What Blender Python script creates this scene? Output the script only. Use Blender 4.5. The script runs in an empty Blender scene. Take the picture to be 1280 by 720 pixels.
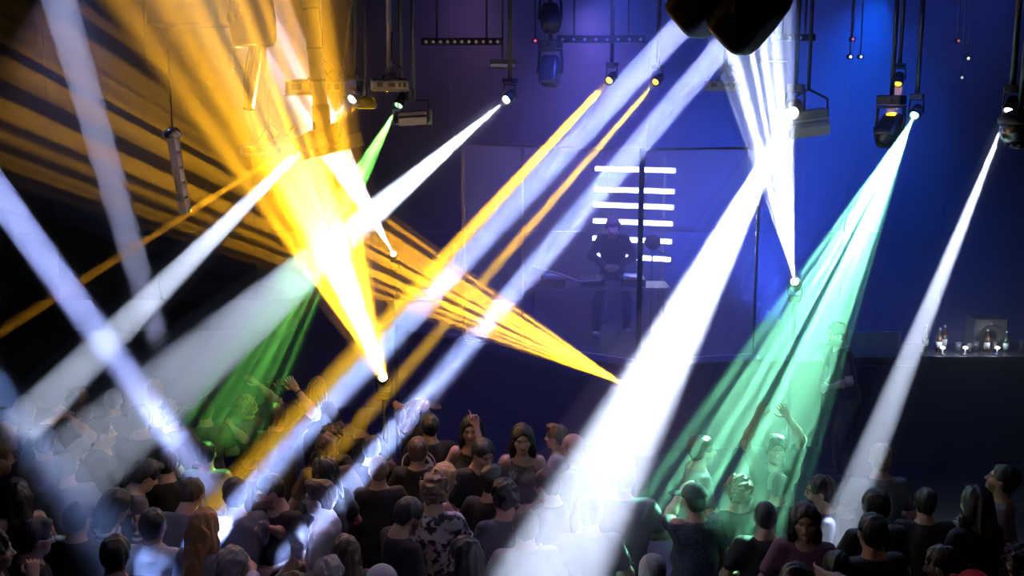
import bpy, bmesh, math, random
import numpy as np
from mathutils import Vector, Matrix, Quaternion

sc = bpy.context.scene
COL = sc.collection
# ------------------------------------------------------------------ camera, world, exposure
F = 1400.0                       # focal length in pixels of the 1280-pixel-wide frame
CAM = Vector((0, 0, 4.5)); PITCH = math.radians(10)
cd = bpy.data.cameras.new('camera'); cam = bpy.data.objects.new('camera', cd); COL.objects.link(cam)
cd.sensor_width = 36; cd.lens = F / 1280 * 36; cam.location = CAM; cam.rotation_euler = (math.pi / 2 - PITCH, 0, 0); sc.camera = cam
sc.view_settings.view_transform = 'Standard'; sc.view_settings.look = 'None'; sc.view_settings.exposure = 0; sc.view_settings.gamma = 1
sc.view_settings.use_curve_mapping = False
sc.cycles.use_denoising = True; sc.cycles.volume_bounces = 0; sc.cycles.transparent_max_bounces = 96; sc.cycles.max_bounces = 4; sc.cycles.use_adaptive_sampling = False; sc.cycles.light_sampling_threshold = 0
sc.cycles.diffuse_bounces = 2; sc.cycles.glossy_bounces = 2; sc.cycles.caustics_reflective = False; sc.cycles.caustics_refractive = False
world = bpy.data.worlds.new('world'); sc.world = world; world.use_nodes = True
world.node_tree.nodes['Background'].inputs[0].default_value = (.30, .30, .55, 1); world.node_tree.nodes['Background'].inputs[1].default_value = .006

def px(x, y, depth):
    """The point at world distance DEPTH along +Y that the photograph shows at pixel (x, y)."""
    d = Vector(((x - 640) / F, 1, (360 - y) / F)); c, s = math.cos(PITCH), math.sin(PITCH)
    w = Vector((d.x, d.y * c + d.z * s, -d.y * s + d.z * c)); return CAM + w * (depth / w.y)
def px_z(x, y, z):
    d = px(x, y, 1.0) - CAM; return CAM + d * ((z - CAM.z) / d.z)

def spot(name, at, to, watts, col, deg, blend=.5, soft=.08):
    l = bpy.data.lights.new(name, 'SPOT'); l.energy = watts; l.color = col; l.spot_size = math.radians(deg); l.spot_blend = blend; l.shadow_soft_size = soft
    o = bpy.data.objects.new(name, l); COL.objects.link(o); o.location = at; o.rotation_euler = (Vector(at) - Vector(to)).to_track_quat('Z', 'Y').to_euler(); return o
# added fill lights, unseen and without fixtures: (where, towards, watts, colour, cone, blend, size)
ADDED_FILL = [
    ((2.7, 16.4, 1.4), (3.0, 17.95, 3.4), 900, (.02, .07, 1), 130, 1, .3),       # blue on the wall behind the booth
    ((3.5, 14.9, 1.4), (3.3, 15.3, 4.5), 2000, (.05, .11, 1), 110, 1, .3),       # blue in the smoke beside the booth
    ((4.4, 13.8, 5.6), (4.3, 16.5, 2.0), 1700, (.0, .09, 1), 95, 1, .3),
    ((1.0, 15.0, 5.6), (1.2, 15.2, 2), 620, (.30, .18, 1), 110, 1, .3),         # violet inside the booth
    ((-0.6, 13.9, 5.6), (-.4, 17.9, 3.2), 90, (.5, .22, .9), 110, 1, .3),     # faint purple
    ((-2.2, 13.0, 5.6), (-2.2, 17.9, 3.0), 22, (1, .45, .25), 90, 1, .3),
    ((-.3, 9.6, 5.4), (-.2, 8.4, 1.4), 330, (.78, .46, .95), 70, 1, .25),        # purple on the middle of the crowd
    ((-3.8, 9.8, 5.4), (-2.9, 8.4, 1.4), 56, (.25, .35, 1), 75, 1, .25),        # blue on the left of it
    ((2.3, 10.2, 5.4), (1.9, 8.4, 1.4), 150, (.06, .22, 1), 65, 1, .25),
    ((-1.5, 5.0, 5.6), (-1.0, 7.2, 1.5), 56, (.5, .5, 1), 80, 1, .3),
    ((1.0, 11.0, 5.8), (.8, 13.2, .6), 700, (.08, .12, 1), 85, 1, .3),         # blue on the stage front
    ((4.6, 11.0, 5.8), (4.4, 13.2, .8), 160, (.06, .13, 1), 75, 1, .3),         # blue on the bar counter
    ((-.3, 13.0, 5.8), (-.1, 14.7, 2.6), 60, (1, .45, .6), 60, 1, .2),          # pink on the end of the clear screen
    ((3.0, 9.8, 5.5), (3.2, 12.3, 4.6), 30, (.5, .6, 1), 22, 1, .1),            # on the silver lamp
    ((4.4, 6.0, 5.6), (3.6, 8.0, 1.4), 22, (.85, .6, .75), 70, 1, .3),
]
for i, a in enumerate(ADDED_FILL): spot('added_fill_light', *a)
# ------------------------------------------------------------------ mesh helpers
MATS = {}
def plain(col, rough=.5, metal=0.0, emit=0.0, spec=None):
    key = (tuple(round(c, 4) for c in col), rough, metal, emit)
    if key not in MATS:
        m = bpy.data.materials.new('surface'); m.use_nodes = True; b = m.node_tree.nodes['Principled BSDF']
        b.inputs['Base Color'].default_value = (*col, 1); b.inputs['Roughness'].default_value = rough; b.inputs['Metallic'].default_value = metal
        if emit:
            b.inputs['Emission Color'].default_value = (*col, 1); b.inputs['Emission Strength'].default_value = emit
        MATS[key] = m
    return MATS[key]

class MB:
    """Collects shapes and links them as one mesh object."""
    def __init__(s): s.bm = bmesh.new()
    def box(s, c, d, R=None, bevel=0.0, seg=2, taper=None):
        r = bmesh.ops.create_cube(s.bm, size=1); vs = r['verts']
        for v in vs:
            k = 1 if taper is None or v.co.z < 0 else taper
            v.co = Vector((v.co.x * d[0] * k, v.co.y * d[1] * k, v.co.z * d[2]))
        if bevel:
            es = list({e for v in vs for e in v.link_edges})
            r2 = bmesh.ops.bevel(s.bm, geom=es, offset=bevel, segments=seg, affect='EDGES', profile=.5); vs = list({v for f in r2['faces'] for v in f.verts} | {v for v in vs if v.is_valid})
            for f in r2['faces']: f.smooth = True
        M = (R.to_4x4() if R is not None else Matrix()); M = Matrix.Translation(Vector(c)) @ M
        for v in vs: v.co = M @ v.co
        return s
    def lathe(s, prof, c=(0, 0, 0), R=None, n=32, smooth=True):
        """prof: (radius, z) pairs, from one end to the other; ends of radius 0 close it."""
        M = Matrix.Translation(Vector(c)) @ (R.to_4x4() if R is not None else Matrix()); rings = []
        for r, z in prof:
            if r < 1e-6: rings.append([s.bm.verts.new(M @ Vector((0, 0, z)))])
            else: rings.append([s.bm.verts.new(M @ Vector((r * math.cos(2 * math.pi * i / n), r * math.sin(2 * math.pi * i / n), z))) for i in range(n)])
        for a, b in zip(rings, rings[1:]):
            for i in range(n):
                j = (i + 1) % n
                if len(a) == 1 and len(b) == 1: break
                if len(a) == 1: f = (a[0], b[j], b[i])
                elif len(b) == 1: f = (a[i], a[j], b[0])
                else: f = (a[i], a[j], b[j], b[i])
                try: s.bm.faces.new(f).smooth = smooth
                except ValueError: pass
        return s
    def tube(s, pts, r, n=8):
        pts = [Vector(p) for p in pts]
        closed = (pts[0] - pts[-1]).length < 1e-6
        if closed: pts = pts[:-1]
        rings = []; N = len(pts); up = None
        for i, p in enumerate(pts):
            if closed: t = pts[(i + 1) % N] - pts[i - 1]
            else: t = pts[min(i + 1, N - 1)] - pts[max(i - 1, 0)]
            t.normalize()
            if up is None: up = t.orthogonal().normalized()
            up = (up - t * up.dot(t)); up = up.normalized() if up.length > 1e-6 else t.orthogonal().normalized()
            b = t.cross(up); rr = r[i] if isinstance(r, (list, tuple)) else r
            rings.append([s.bm.verts.new(p + up * rr * math.cos(2 * math.pi * k / n) + b * rr * math.sin(2 * math.pi * k / n)) for k in range(n)])
        for i in range(N if closed else N - 1):
            a, b = rings[i], rings[(i + 1) % N]
            for k in range(n): s.bm.faces.new((a[k], a[(k + 1) % n], b[(k + 1) % n], b[k])).smooth = True
        if not closed:
            s.bm.faces.new(list(reversed(rings[0]))); s.bm.faces.new(rings[-1])
        return s
    def prism(s, poly, depth, M):
        """poly: 2-D outline in the local xy plane, extruded DEPTH along local z, placed by matrix M."""
        a = [s.bm.verts.new(M @ Vector((x, y, 0))) for x, y in poly]; b = [s.bm.verts.new(M @ Vector((x, y, depth))) for x, y in poly]; n = len(poly)
        s.bm.faces.new(list(reversed(a))); s.bm.faces.new(b)
        for i in range(n): s.bm.faces.new((a[i], a[(i + 1) % n], b[(i + 1) % n], b[i]))
        return s
    def build(s, name, mat, parent=None, loc=None):
        bmesh.ops.recalc_face_normals(s.bm, faces=s.bm.faces[:])
        me = bpy.data.meshes.new(name); s.bm.to_mesh(me); s.bm.free(); me.materials.append(mat)
        o = bpy.data.objects.new(name, me); COL.objects.link(o)
        if parent is not None: o.parent = parent
        if loc is not None: o.location = loc
        return o

def tag(o, label=None, cat=None, group=None, kind=None):
    for k, v in (('label', label), ('category', cat), ('group', group), ('kind', kind)):
        if v: o[k] = v
    return o

def empty(name, loc, label, cat, group=None, R=None):
    o = bpy.data.objects.new(name, None); COL.objects.link(o); o.location = loc; o.empty_display_size = .1
    if R is not None: o.rotation_euler = R.to_euler()
    return tag(o, label, cat, group)
# ------------------------------------------------------------------ the room
def surf(name, col, rough=.8, scale=6, dark=.55, line=None):
    m = bpy.data.materials.new(name); m.use_nodes = True; nt = m.node_tree; b = nt.nodes['Principled BSDF']; b.inputs['Roughness'].default_value = rough
    tc = nt.nodes.new('ShaderNodeTexCoord'); n = nt.nodes.new('ShaderNodeTexNoise'); n.inputs['Scale'].default_value = scale; n.inputs['Detail'].default_value = 6
    mx = nt.nodes.new('ShaderNodeMix'); mx.data_type = 'RGBA'; mx.inputs[6].default_value = (*[c * dark for c in col], 1); mx.inputs[7].default_value = (*col, 1)
    nt.links.new(tc.outputs['Object'], n.inputs['Vector']); nt.links.new(n.outputs[0], mx.inputs[0]); out = mx.outputs[2]
    if line:
        w = nt.nodes.new('ShaderNodeTexBrick'); w.offset = 0; w.inputs['Scale'].default_value = 1; w.inputs['Brick Width'].default_value = line[0]; w.inputs['Row Height'].default_value = line[1]
        w.inputs['Mortar Size'].default_value = .012; w.inputs['Color1'].default_value = (1, 1, 1, 1); w.inputs['Color2'].default_value = (.9, .9, .9, 1); w.inputs['Mortar'].default_value = (.7, .7, .7, 1)
        mp = nt.nodes.new('ShaderNodeMapping'); mp.inputs['Rotation'].default_value = line[2]; nt.links.new(tc.outputs['Object'], mp.inputs[0]); nt.links.new(mp.outputs[0], w.inputs['Vector'])
        m2 = nt.nodes.new('ShaderNodeMix'); m2.data_type = 'RGBA'; m2.blend_type = 'MULTIPLY'; m2.inputs[0].default_value = 1
        nt.links.new(out, m2.inputs[6]); nt.links.new(w.outputs[0], m2.inputs[7]); out = m2.outputs[2]
    nt.links.new(out, b.inputs['Base Color'])
    bp = nt.nodes.new('ShaderNodeBump'); bp.inputs['Strength'].default_value = .2; nt.links.new(n.outputs[0], bp.inputs['Height']); nt.links.new(bp.outputs[0], b.inputs['Normal'])
    return m
W2 = 8.6; YB = 18.0; ZC = 6.4
STAGE = 1.13
wall_m = surf('wall_paint', (.048, .046, .06), .85, 3, .6, (2.4, 1.2, (math.pi / 2, 0, 0)))
def slab(name, a, b, m):
    c = [(a[i] + b[i]) / 2 for i in range(3)]; o = MB().box((0, 0, 0), [b[i] - a[i] for i in range(3)]).build(name, m, loc=c); return tag(o, kind='structure')
slab('floor', (-W2, -1.5, -.1), (W2, YB, 0), surf('floor_vinyl', (.03, .03, .034), .35, 9, .6, (1.2, 1.2, (0, 0, 0))))
slab('wall_back', (-W2, YB, 0), (W2, YB + .15, ZC), wall_m)
slab('wall_left', (-W2 - .15, -1.5, 0), (-W2, YB + .15, ZC), wall_m)
slab('wall_right', (W2, -1.5, 0), (W2 + .15, YB + .15, ZC), wall_m)
slab('wall_front', (-W2 - .15, -1.65, 0), (W2 + .15, -1.5, ZC), wall_m)
slab('ceiling', (-W2 - .15, -1.65, ZC), (W2 + .15, YB + .15, ZC + .15), surf('ceiling_black', (.02, .02, .022), .9))
# the stage: a raised deck with a faceted front, and its back wall of dark boards
PTS = [(-.50, 15.1), (.52, 14.25), (1.57, 13.62), (3.08, 13.95)]        # foot of the glass
m = MB(); m.prism([(-7.9, 15.6), (-1.5, 15.6), (-.6, 14.95), (.50, 14.1), (1.57, 13.46), (3.15, 13.8), (4.0, 13.8), (4.0, 17.98), (-7.9, 17.98)], STAGE, Matrix())
tag(m.build('trim_1', surf('stage_boards', (.03, .03, .036), .5, 5, .6, (.6, 3, (0, 0, 0)))), kind='structure')
m = MB()
for x in np.arange(-7.4, 8, 1.6): m.box((x, YB - .04, 3.7), (.1, .08, 5.2))
m.box((0, YB - .05, 2.2), (16, .1, .12)); m.box((0, YB - .05, 4.72), (16, .1, .14))
tag(m.build('trim_2', plain((.035, .034, .042), .7)), kind='structure')
# ------------------------------------------------------------------ light beams: haze in the light's path, lit by a real spot lamp at the lens
HAZE = {}
def haze_mat(d, col=(1, 1, 1)):
    if d not in HAZE:
        m = bpy.data.materials.new('haze'); m.use_nodes = True; nt = m.node_tree; nt.nodes.clear()
        o = nt.nodes.new('ShaderNodeOutputMaterial'); v = nt.nodes.new('ShaderNodeVolumeScatter'); v.inputs['Density'].default_value = d; v.inputs['Anisotropy'].default_value = .0
        nt.links.new(v.outputs[0], o.inputs['Volume']); HAZE[d] = m
    return HAZE[d]

def gobo(l, cells, lo, hi, seed, fill=.06):
    """A patterned glass in the lamp that breaks its cone into separate rays."""
    l.use_nodes = True; nt = l.node_tree; em = nt.nodes['Emission']
    tc = nt.nodes.new('ShaderNodeTexCoord'); sep = nt.nodes.new('ShaderNodeSeparateXYZ'); nt.links.new(tc.outputs['Normal'], sep.inputs[0])
    cb = nt.nodes.new('ShaderNodeCombineXYZ'); cb.inputs[2].default_value = seed
    for k in (0, 1):
        d = nt.nodes.new('ShaderNodeMath'); d.operation = 'DIVIDE'; nt.links.new(sep.outputs[k], d.inputs[0]); nt.links.new(sep.outputs[2], d.inputs[1])
        nt.links.new(d.outputs[0], cb.inputs[k])
    vo = nt.nodes.new('ShaderNodeTexVoronoi'); vo.inputs['Scale'].default_value = cells / math.tan(l.spot_size / 2); vo.inputs['Randomness'].default_value = .8
    nt.links.new(cb.outputs[0], vo.inputs['Vector'])
    mr = nt.nodes.new('ShaderNodeMapRange'); mr.inputs[1].default_value = lo; mr.inputs[2].default_value = hi; mr.inputs[3].default_value = 1; mr.inputs[4].default_value = fill
    nt.links.new(vo.outputs['Distance'], mr.inputs[0]); nt.links.new(mr.outputs[0], em.inputs['Strength'])

def line_gobo(l, o, z, n, seed, fill, cut=.5, edge=.09):
    """A lined glass: sheets of light side by side, the lamp turned so that the lines stand across the room."""
    v = (o.location - CAM).normalized(); X = z.cross(v).normalized(); Zl = -z; o.rotation_euler = Matrix((X, Zl.cross(X), Zl)).transposed().to_euler()
    l.use_nodes = True; nt = l.node_tree; em = nt.nodes['Emission']; tc = nt.nodes.new('ShaderNodeTexCoord'); sep = nt.nodes.new('ShaderNodeSeparateXYZ'); nt.links.new(tc.outputs['Normal'], sep.inputs[0])
    d = nt.nodes.new('ShaderNodeMath'); d.operation = 'DIVIDE'; nt.links.new(sep.outputs[0], d.inputs[0]); nt.links.new(sep.outputs[2], d.inputs[1])
    m = nt.nodes.new('ShaderNodeMath'); m.operation = 'MULTIPLY_ADD'; m.inputs[1].default_value = n / math.tan(l.spot_size / 2) * .5; m.inputs[2].default_value = seed * 7.3; nt.links.new(d.outputs[0], m.inputs[0])
    t = nt.nodes.new('ShaderNodeTexNoise'); t.noise_dimensions = '1D'; t.inputs['Scale'].default_value = 1; t.inputs['Detail'].default_value = 2.5; nt.links.new(m.outputs[0], t.inputs['W'])
    mr = nt.nodes.new('ShaderNodeMapRange'); mr.interpolation_type = 'SMOOTHSTEP'; mr.inputs[1].default_value = cut - edge; mr.inputs[2].default_value = cut + edge; mr.inputs[3].default_value = fill; mr.inputs[4].default_value = 1
    nt.links.new(t.outputs[0], mr.inputs[0]); nt.links.new(mr.outputs[0], em.inputs['Strength'])

def beam(label, a, b, r0, r1, col, watts, dens=.3, blend=.4, cells=None, area=0, multi=0, lines=0, soft=None, halo=0, seed=0, lo=.15, hi=.5, fill=.06, grow=1.15):
    a, b = Vector(a), Vector(b); L = (b - a).length; z = (b - a).normalized(); M = Matrix.Translation(a) @ z.to_track_quat('Z', 'Y').to_matrix().to_4x4()
    o = MB().lathe([(0, .015), (r0 * grow + .01, .015), (r1 * grow + .02, L), (0, L)], n=40).build('light_beam', haze_mat(dens)); o.matrix_world = M
    tag(o, label, 'light beam', 'light beams through the haze', 'thing')
    if area:
        l = bpy.data.lights.new('beam_lamp', 'AREA'); l.shape = 'DISK'; l.size = 2 * r0; l.energy = area; l.color = col; l.spread = max(2 * math.atan((r1 - r0) / L), math.radians(.9))
        q = bpy.data.objects.new('beam_lamp', l); COL.objects.link(q); q.location = a + z * .02; q.rotation_euler = (-z).to_track_quat('Z', 'Y').to_euler()
        return a, z
    if multi:            # a cluster of narrow emitters behind one lens
        R = z.to_track_quat('Z', 'Y').to_matrix()
        for i in range(multi):
            an = 2 * math.pi * i / (multi - 1); k = 0 if i == multi - 1 else 1; u = R @ Vector((math.cos(an) * k, math.sin(an) * k, 0))
            l = bpy.data.lights.new('beam_lamp', 'SPOT'); l.energy = watts / multi; l.color = col; l.shadow_soft_size = .010; l.spot_blend = .4; l.spot_size = 2 * math.atan((r1 * .75 + .02) / L)
            q = bpy.data.objects.new('beam_lamp', l); COL.objects.link(q); q.location = a + z * .02 + u * r0 * .62; t_ = b + u * r1 * .5; q.rotation_euler = (q.location - t_).to_track_quat('Z', 'Y').to_euler()
        if halo: spot('lamp_spill', a + z * .03, b, halo, col, 80, 1, .1)
        return a, z
    l = bpy.data.lights.new('beam_lamp', 'SPOT'); l.energy = watts; l.color = col; l.shadow_soft_size = r0 if soft is None else soft
    l.spot_size = max(2 * math.atan((r1 - r0 * .5) / L), .03); l.spot_blend = blend
    lo_ = bpy.data.objects.new('beam_lamp', l); COL.objects.link(lo_); lo_.location = a + z * .02; lo_.rotation_euler = (-z).to_track_quat('Z', 'Y').to_euler()
    if lines: line_gobo(l, lo_, z, lines, seed, fill)
    elif cells: gobo(l, cells, lo, hi, seed, fill)
    if halo:
        h = spot('lamp_spill', a + z * .03, b, halo, col, min(math.degrees(l.spot_size) * 3 + 14, 90), 1, .1)
    return a, z
WC = (.66, .76, 1); PB = (.38, .46, 1); AM = (1, .45, .010); AMY = (1, .54, .010); GN = (.12, 1, .42); GL = (.24, 1, .14)
BEAM = {}
def B(key, label, *a, **k): BEAM[key] = beam(label, *a, **k)
B('twin_a', 'pale blue beam from the upper of the two black moving heads to the crowd', px(853, 31, 5.5), px(262, 668, 7.6), .062, .12, PB, 26000, blend=.25, dens=.13, area=17)
B('twin_b', 'pale blue beam from the lower of the two black moving heads to the crowd', px(907, 53, 5.35), px(352, 706, 7.3), .058, .11, PB, 24000, blend=.25, dens=.13, area=16)
B('big', 'broad blinding white beam widening from the silver lamp can to the crowd', px(990, 142, 12.0), px(668, 760, 6.1), .12, .42, WC, 330000, dens=.34, blend=.45, halo=150, soft=.03)
B('needle', 'white beam falling from the bare white lens at mid height through the amber fans', px(631, 126, 12.0), px(75, 600, 7.6), .05, .37, WC, 44000, dens=.32, halo=60, soft=.012)
B('clamp', 'white beam passing the clamped lamp towards the dark side wall', px(438, 126, 10.6), px(20, 540, 7.4), .045, .19, WC, 46000, dens=.28, halo=60, soft=.012)
B('side', 'blue beam entering from the side and crossing the white ones', px(-40, 190, 6.2), px(262, 610, 8.6), .09, .17, PB, 8000, dens=.20, area=10)
B('corner', 'short blue beam at the edge of the crowd, nearest the side wall', px(-60, 415, 6.6), px(165, 712, 6.9), .10, .22, (.25, .4, 1), 1500, dens=.3)
B('faint', 'faint lilac beam dropping steeply beside the amber fan', px(62, -40, 7.2), px(196, 420, 10.8), .11, .15, (.55, .6, 1), 2600, dens=.26, area=3)
B('green', 'green beam of many thin rays spreading to the raised hands', px(1142, 146, 12.0), px(872, 690, 7.8), .05, .70, (.27, 1, .58), 66000, dens=.24, lines=13, soft=.003, blend=.5, seed=3, fill=.05)
B('slant', 'slanting white beam from the glass ball lamp at the dark side', px(1260, 141, 9.6), px(1018, 740, 7.3), .042, .18, WC, 38000, dens=.26, halo=60, soft=.012)
B('amber_a', 'amber beam starting level with the booth top, the longer of the thin pair', px(760, 102, 13.0), px(262, 640, 8.0), .045, .10, AMY, 420000, dens=.26, multi=6)
B('amber_b', 'amber beam starting above the light bars, the slimmer of the thin pair', px(818, 104, 13.0), px(388, 600, 8.2), .035, .06, AMY, 260000, dens=.26, multi=6)
B('upshot', 'white beam shooting up from the low lens beside the booth', px(993, 350, 12.6), px(918, -80, 9.0), .06, .52, WC, 62000, dens=.25, lines=8, soft=.005, seed=5, fill=.15)
B('fan', 'huge amber fan of rays rising from the low lens over the crowd', px(478, 470, 10.3), px(228, -170, 5.7), .045, .79, AM, 80000, dens=.32, lines=12, soft=.004, seed=1.3, fill=.07, halo=180, grow=1.05)
B('core', 'white hot core ray inside the amber fan', px(478, 470, 10.3), px(366, 190, 8.0), .045, .26, (1, .74, .35), 40000, dens=.3, soft=.03)
B('pink', 'pinkish white beam rising inside the amber fan', px(491, 316, 13.0), px(258, -90, 8.2), .04, .40, (1, .74, .84), 70000, dens=.25, lines=6, soft=.006, seed=2, fill=.3)
B('fan_b', 'amber fan of rays rising from the lens in front of the booth', px(785, 483, 11.5), px(20, 90, 10.2), .05, 1.05, AM, 22000, dens=.36, lines=12, soft=.004, seed=6.1, fill=.08)
B('green_b', 'dim green beam falling behind the amber fan on the far floor', px(497, 134, 12.0), px(270, 545, 9.4), .045, .46, GL, 14000, dens=.26, lines=9, soft=.004, seed=8, fill=.06)
B('thread', 'thin amber thread of light crossing to the dark side wall', px(480, 113, 11.0), px(-60, 451, 8.4), .012, .022, AM, 45000, dens=.40, grow=1.6, soft=.002)
B('stub', 'short amber stub of light above the black moving head', px(1122, 107, 12.6), px(1111, 160, 12.25), .055, .06, AM, 2500, dens=.6, area=1.5)
# thin smoke that hangs over the stage and the rig
def haze_box(a, b, d, label):
    c0 = [(a[i] + b[i]) / 2 for i in range(3)]; o = MB().box((0, 0, 0), [b[i] - a[i] for i in range(3)]).build('haze', haze_mat(d), loc=c0)
    return tag(o, label, 'haze', kind='stuff')
haze_box((-8.4, 10.3, .05), (8.4, 17.85, 6.3), .055, 'thin smoke hanging over the stage and the rig')
# ------------------------------------------------------------------ the rig: trusses, moving heads, scanners, cans
BLKM = plain((.012, .012, .014), .45); GRYM = plain((.10, .10, .11), .5); STEEL = plain((.45, .45, .47), .35, .9); TRUSSM = plain((.018, .018, .02), .5); WHTM = plain((.62, .62, .63), .5); RUB = plain((.015, .015, .015), .7)
Z = Vector((0, 0, 1))
def frame(d, up=Z):
    """Rotation whose z axis is D, x axis level."""
    z = Vector(d).normalized(); x = Vector(up).cross(z); x = x.normalized() if x.length > 1e-4 else Vector((1, 0, 0)); y = z.cross(x)
    return Matrix((x, y, z)).transposed()

def truss(label, x0, x1, y, z, s=.29, vertical=False):
    t = empty('lighting_truss', (x0, y, z), label, 'truss', 'trusses of the lighting rig')
    L = x1 - x0; n = max(2, round(L / .45))
    V = (lambda a, b, c_: (b, c_, a)) if vertical else (lambda a, b, c_: (a, b, c_))
    for q in ((-s / 2, -s / 2), (-s / 2, s / 2), (s / 2, -s / 2), (s / 2, s / 2)):
        MB().tube([V(0, *q), V(L, *q)], .024, 10).build('chord', TRUSSM, t)
    m = MB()
    for i in range(n):
        a, b = L * i / n, L * (i + 1) / n
        for k, (p, q) in enumerate((((-s / 2, -s / 2), (-s / 2, s / 2)), ((-s / 2, s / 2), (s / 2, s / 2)), ((s / 2, s / 2), (s / 2, -s / 2)), ((s / 2, -s / 2), (-s / 2, -s / 2)))):
            m.tube([V(a, *p), V((a + b) / 2, *q), V(b, *p)], .009, 6)
    m.build('lacing', TRUSSM, t)
    if not vertical:
        for f in (.12, .5, .88): MB().tube([(L * f, 0, s / 2), (L * f, 0, ZC - z)], .012, 8).build('hanging_rod', TRUSSM, t)
    return t
truss('black truss carrying the row lamps above the booth', -7.6, 7.6, 12.9, 6.0)
truss('black truss high over the front of the crowd', -1.0, 4.6, 5.6, 5.62)
truss('black truss high over the middle of the floor', -5.4, 1.2, 9.2, ZC)

LENSES = {}
def lens_mat(col, e):
    return plain(col, .2, 0, e)

def moving_head(label, lens, d, size, body=BLKM, lens_col=None, e=0, top=None, name='moving_head_light', long=1.45, shape='box', tilt=None, side=None):
    """A lamp head in a yoke under a base; LENS is the middle of its glass, D the way it shines, TOP the height its pole reaches."""
    lens = Vector(lens); d = Vector(d).normalized(); R = frame(d); L = size * long; hc = lens - d * (L * .5)
    up = top is None or top > hc.z; sgn = 1 if up else -1
    t = empty(name, (hc.x, hc.y, hc.z), label, 'moving head lamp' if name.startswith('moving') else 'stage lamp', 'moving lamps of the rig')
    # open-fronted body so that the lamp inside shines out
    if shape == 'box':
        h = MB(); n = 8; rr = .28
        def ring(k, z):
            vs = []
            for i in range(32):
                a = 2 * math.pi * i / 32; p = 5.0; ca, sa = math.cos(a), math.sin(a)
                r = 1 / (abs(ca) ** p + abs(sa) ** p) ** (1 / p); vs.append(R @ Vector((k * size / 2 * r * ca, k * size / 2 * r * sa, z)))
            return vs
        prof = [(.30, -L * .5), (.66, -L * .49), (.82, -L * .45), (.93, -L * .33), (1.0, -L * .05), (1.0, L * .32), (.95, L * .44), (.86, L * .5), (.72, L * .5), (.70, L * .47), (.6, L * .30)]
        rings = [[h.bm.verts.new(v) for v in ring(k, z)] for k, z in prof]
        for a, b in zip(rings, rings[1:]):
            for i in range(32): h.bm.faces.new((a[i], a[(i + 1) % 32], b[(i + 1) % 32], b[i])).smooth = True
        h.bm.faces.new(rings[0])
        head = h.build('head', body, t)
        g = MB()
        for s_ in (-1, 1):
            for k in range(4): g.box(R @ Vector((s_ * size * .5, 0, -L * (.05 + .07 * k))), (.012, size * .5, .012), R)
        g.build('cooling_fins', GRYM, head)
    else:
        head = MB().lathe([(0, -L * .5), (size * .26, -L * .49), (size * .40, -L * .42), (size * .46, -L * .25), (size * .47, L * .1), (size * .5, L * .2), (size * .5, L * .48), (size * .47, L * .5), (size * .43, L * .5), (size * .42, L * .3)], (0, 0, 0), R).build('head', body, t)
        MB().lathe([(size * .48, L * .16), (size * .53, L * .17), (size * .53, L * .22), (size * .48, L * .23)], (0, 0, 0), R).build('front_ring', GRYM, head)
    lm = lens_mat(lens_col, e) if lens_col else plain((.05, .05, .06), .05)
    lr = size * .33
    MB().lathe([(0, L * .5 - .004), (lr * .6, L * .5 - .006), (lr, L * .5 - .016), (lr, L * .5 - .03), (0, L * .5 - .03)], (0, 0, 0), R, 28).build('lens', lm, head)
    # yoke and base
    x = R @ Vector((1, 0, 0)); w = size * .60; bz = sgn * (L * .62 + size * .25)
    y = MB()
    for s_ in (-1, 1):
        y.tube([x * s_ * w, x * s_ * w + Z * bz * .5, x * s_ * w * .92 + Z * bz * .86], size * .075, 8)
        y.lathe([(0, -size * .08), (size * .14, -size * .08), (size * .14, size * .05), (0, size * .05)], x * s_ * w, frame(x), 18)
    y.box(Z * bz * .86, (w * 2.1, size * .3, size * .12), Matrix.Rotation(math.atan2(x.y, x.x), 3, 'Z'), .01)
    y.build('yoke', body, t)
    b = MB().box(Z * (bz * .86 + sgn * size * .30), (size * 1.05, size * .9, size * .42), Matrix.Rotation(math.atan2(x.y, x.x), 3, 'Z'), size * .06).build('base', body, t)
    MB().box(Z * (bz * .86 + sgn * size * .30) + Vector((0, -size * .455, 0)), (size * .4, .01, size * .14), None).build('display', plain((.03, .04, .06), .15), b)
    zt = (bz * .86 + sgn * size * .5)
    if top is not None:
        MB().tube([Z * zt, Vector((0, 0, top - hc.z))], .025, 12).build('pole', BLKM, t)
        if not up:
            MB().lathe([(0, -.0), (.24, 0), (.24, .02), (.05, .035), (0, .035)], (0, 0, top - hc.z)).build('foot_plate', BLKM, t)
    else:
        MB().tube([Z * zt, Z * (zt + sgn * .16)], .03, 10).build('clamp', GRYM, t)
    return t
TR = lambda k: (BEAM[k][0], BEAM[k][1])
def mh(key, label, size, top, **k):
    a, z = TR(key); return moving_head(label, a - z * .012, z, size, top=top, **k)
mh('twin_a', 'upper of the two big black moving heads close overhead, angled to the crowd', .235, ZC, lens_col=(.5, .6, 1), e=5)
mh('twin_b', 'lower of the two big black moving heads close overhead, overlapping the other', .235, ZC, lens_col=(.5, .6, 1), e=5)
mh('needle', 'black moving head throwing the white beam over the booth corner', .125, ZC, lens_col=(.9, .95, 1), e=14, shape='round')
mh('clamp', 'black moving head shining past the clamped lamp', .125, ZC, lens_col=(.9, .95, 1), e=14, shape='round')
mh('green', 'black moving head giving the many-rayed green beam', .125, ZC, lens_col=(.3, 1, .6), e=8, shape='round')
mh('green_b', 'black moving head giving the dim green beam behind the amber fan', .125, ZC, lens_col=(.3, 1, .3), e=5, shape='round')
mh('amber_a', 'black moving head giving the longer thin amber beam', .115, ZC, lens_col=(1, .5, .03), e=5, shape='round')
mh('amber_b', 'black moving head giving the slimmer thin amber beam above the light bars', .11, ZC, lens_col=(1, .5, .03), e=4, shape='round')
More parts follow.
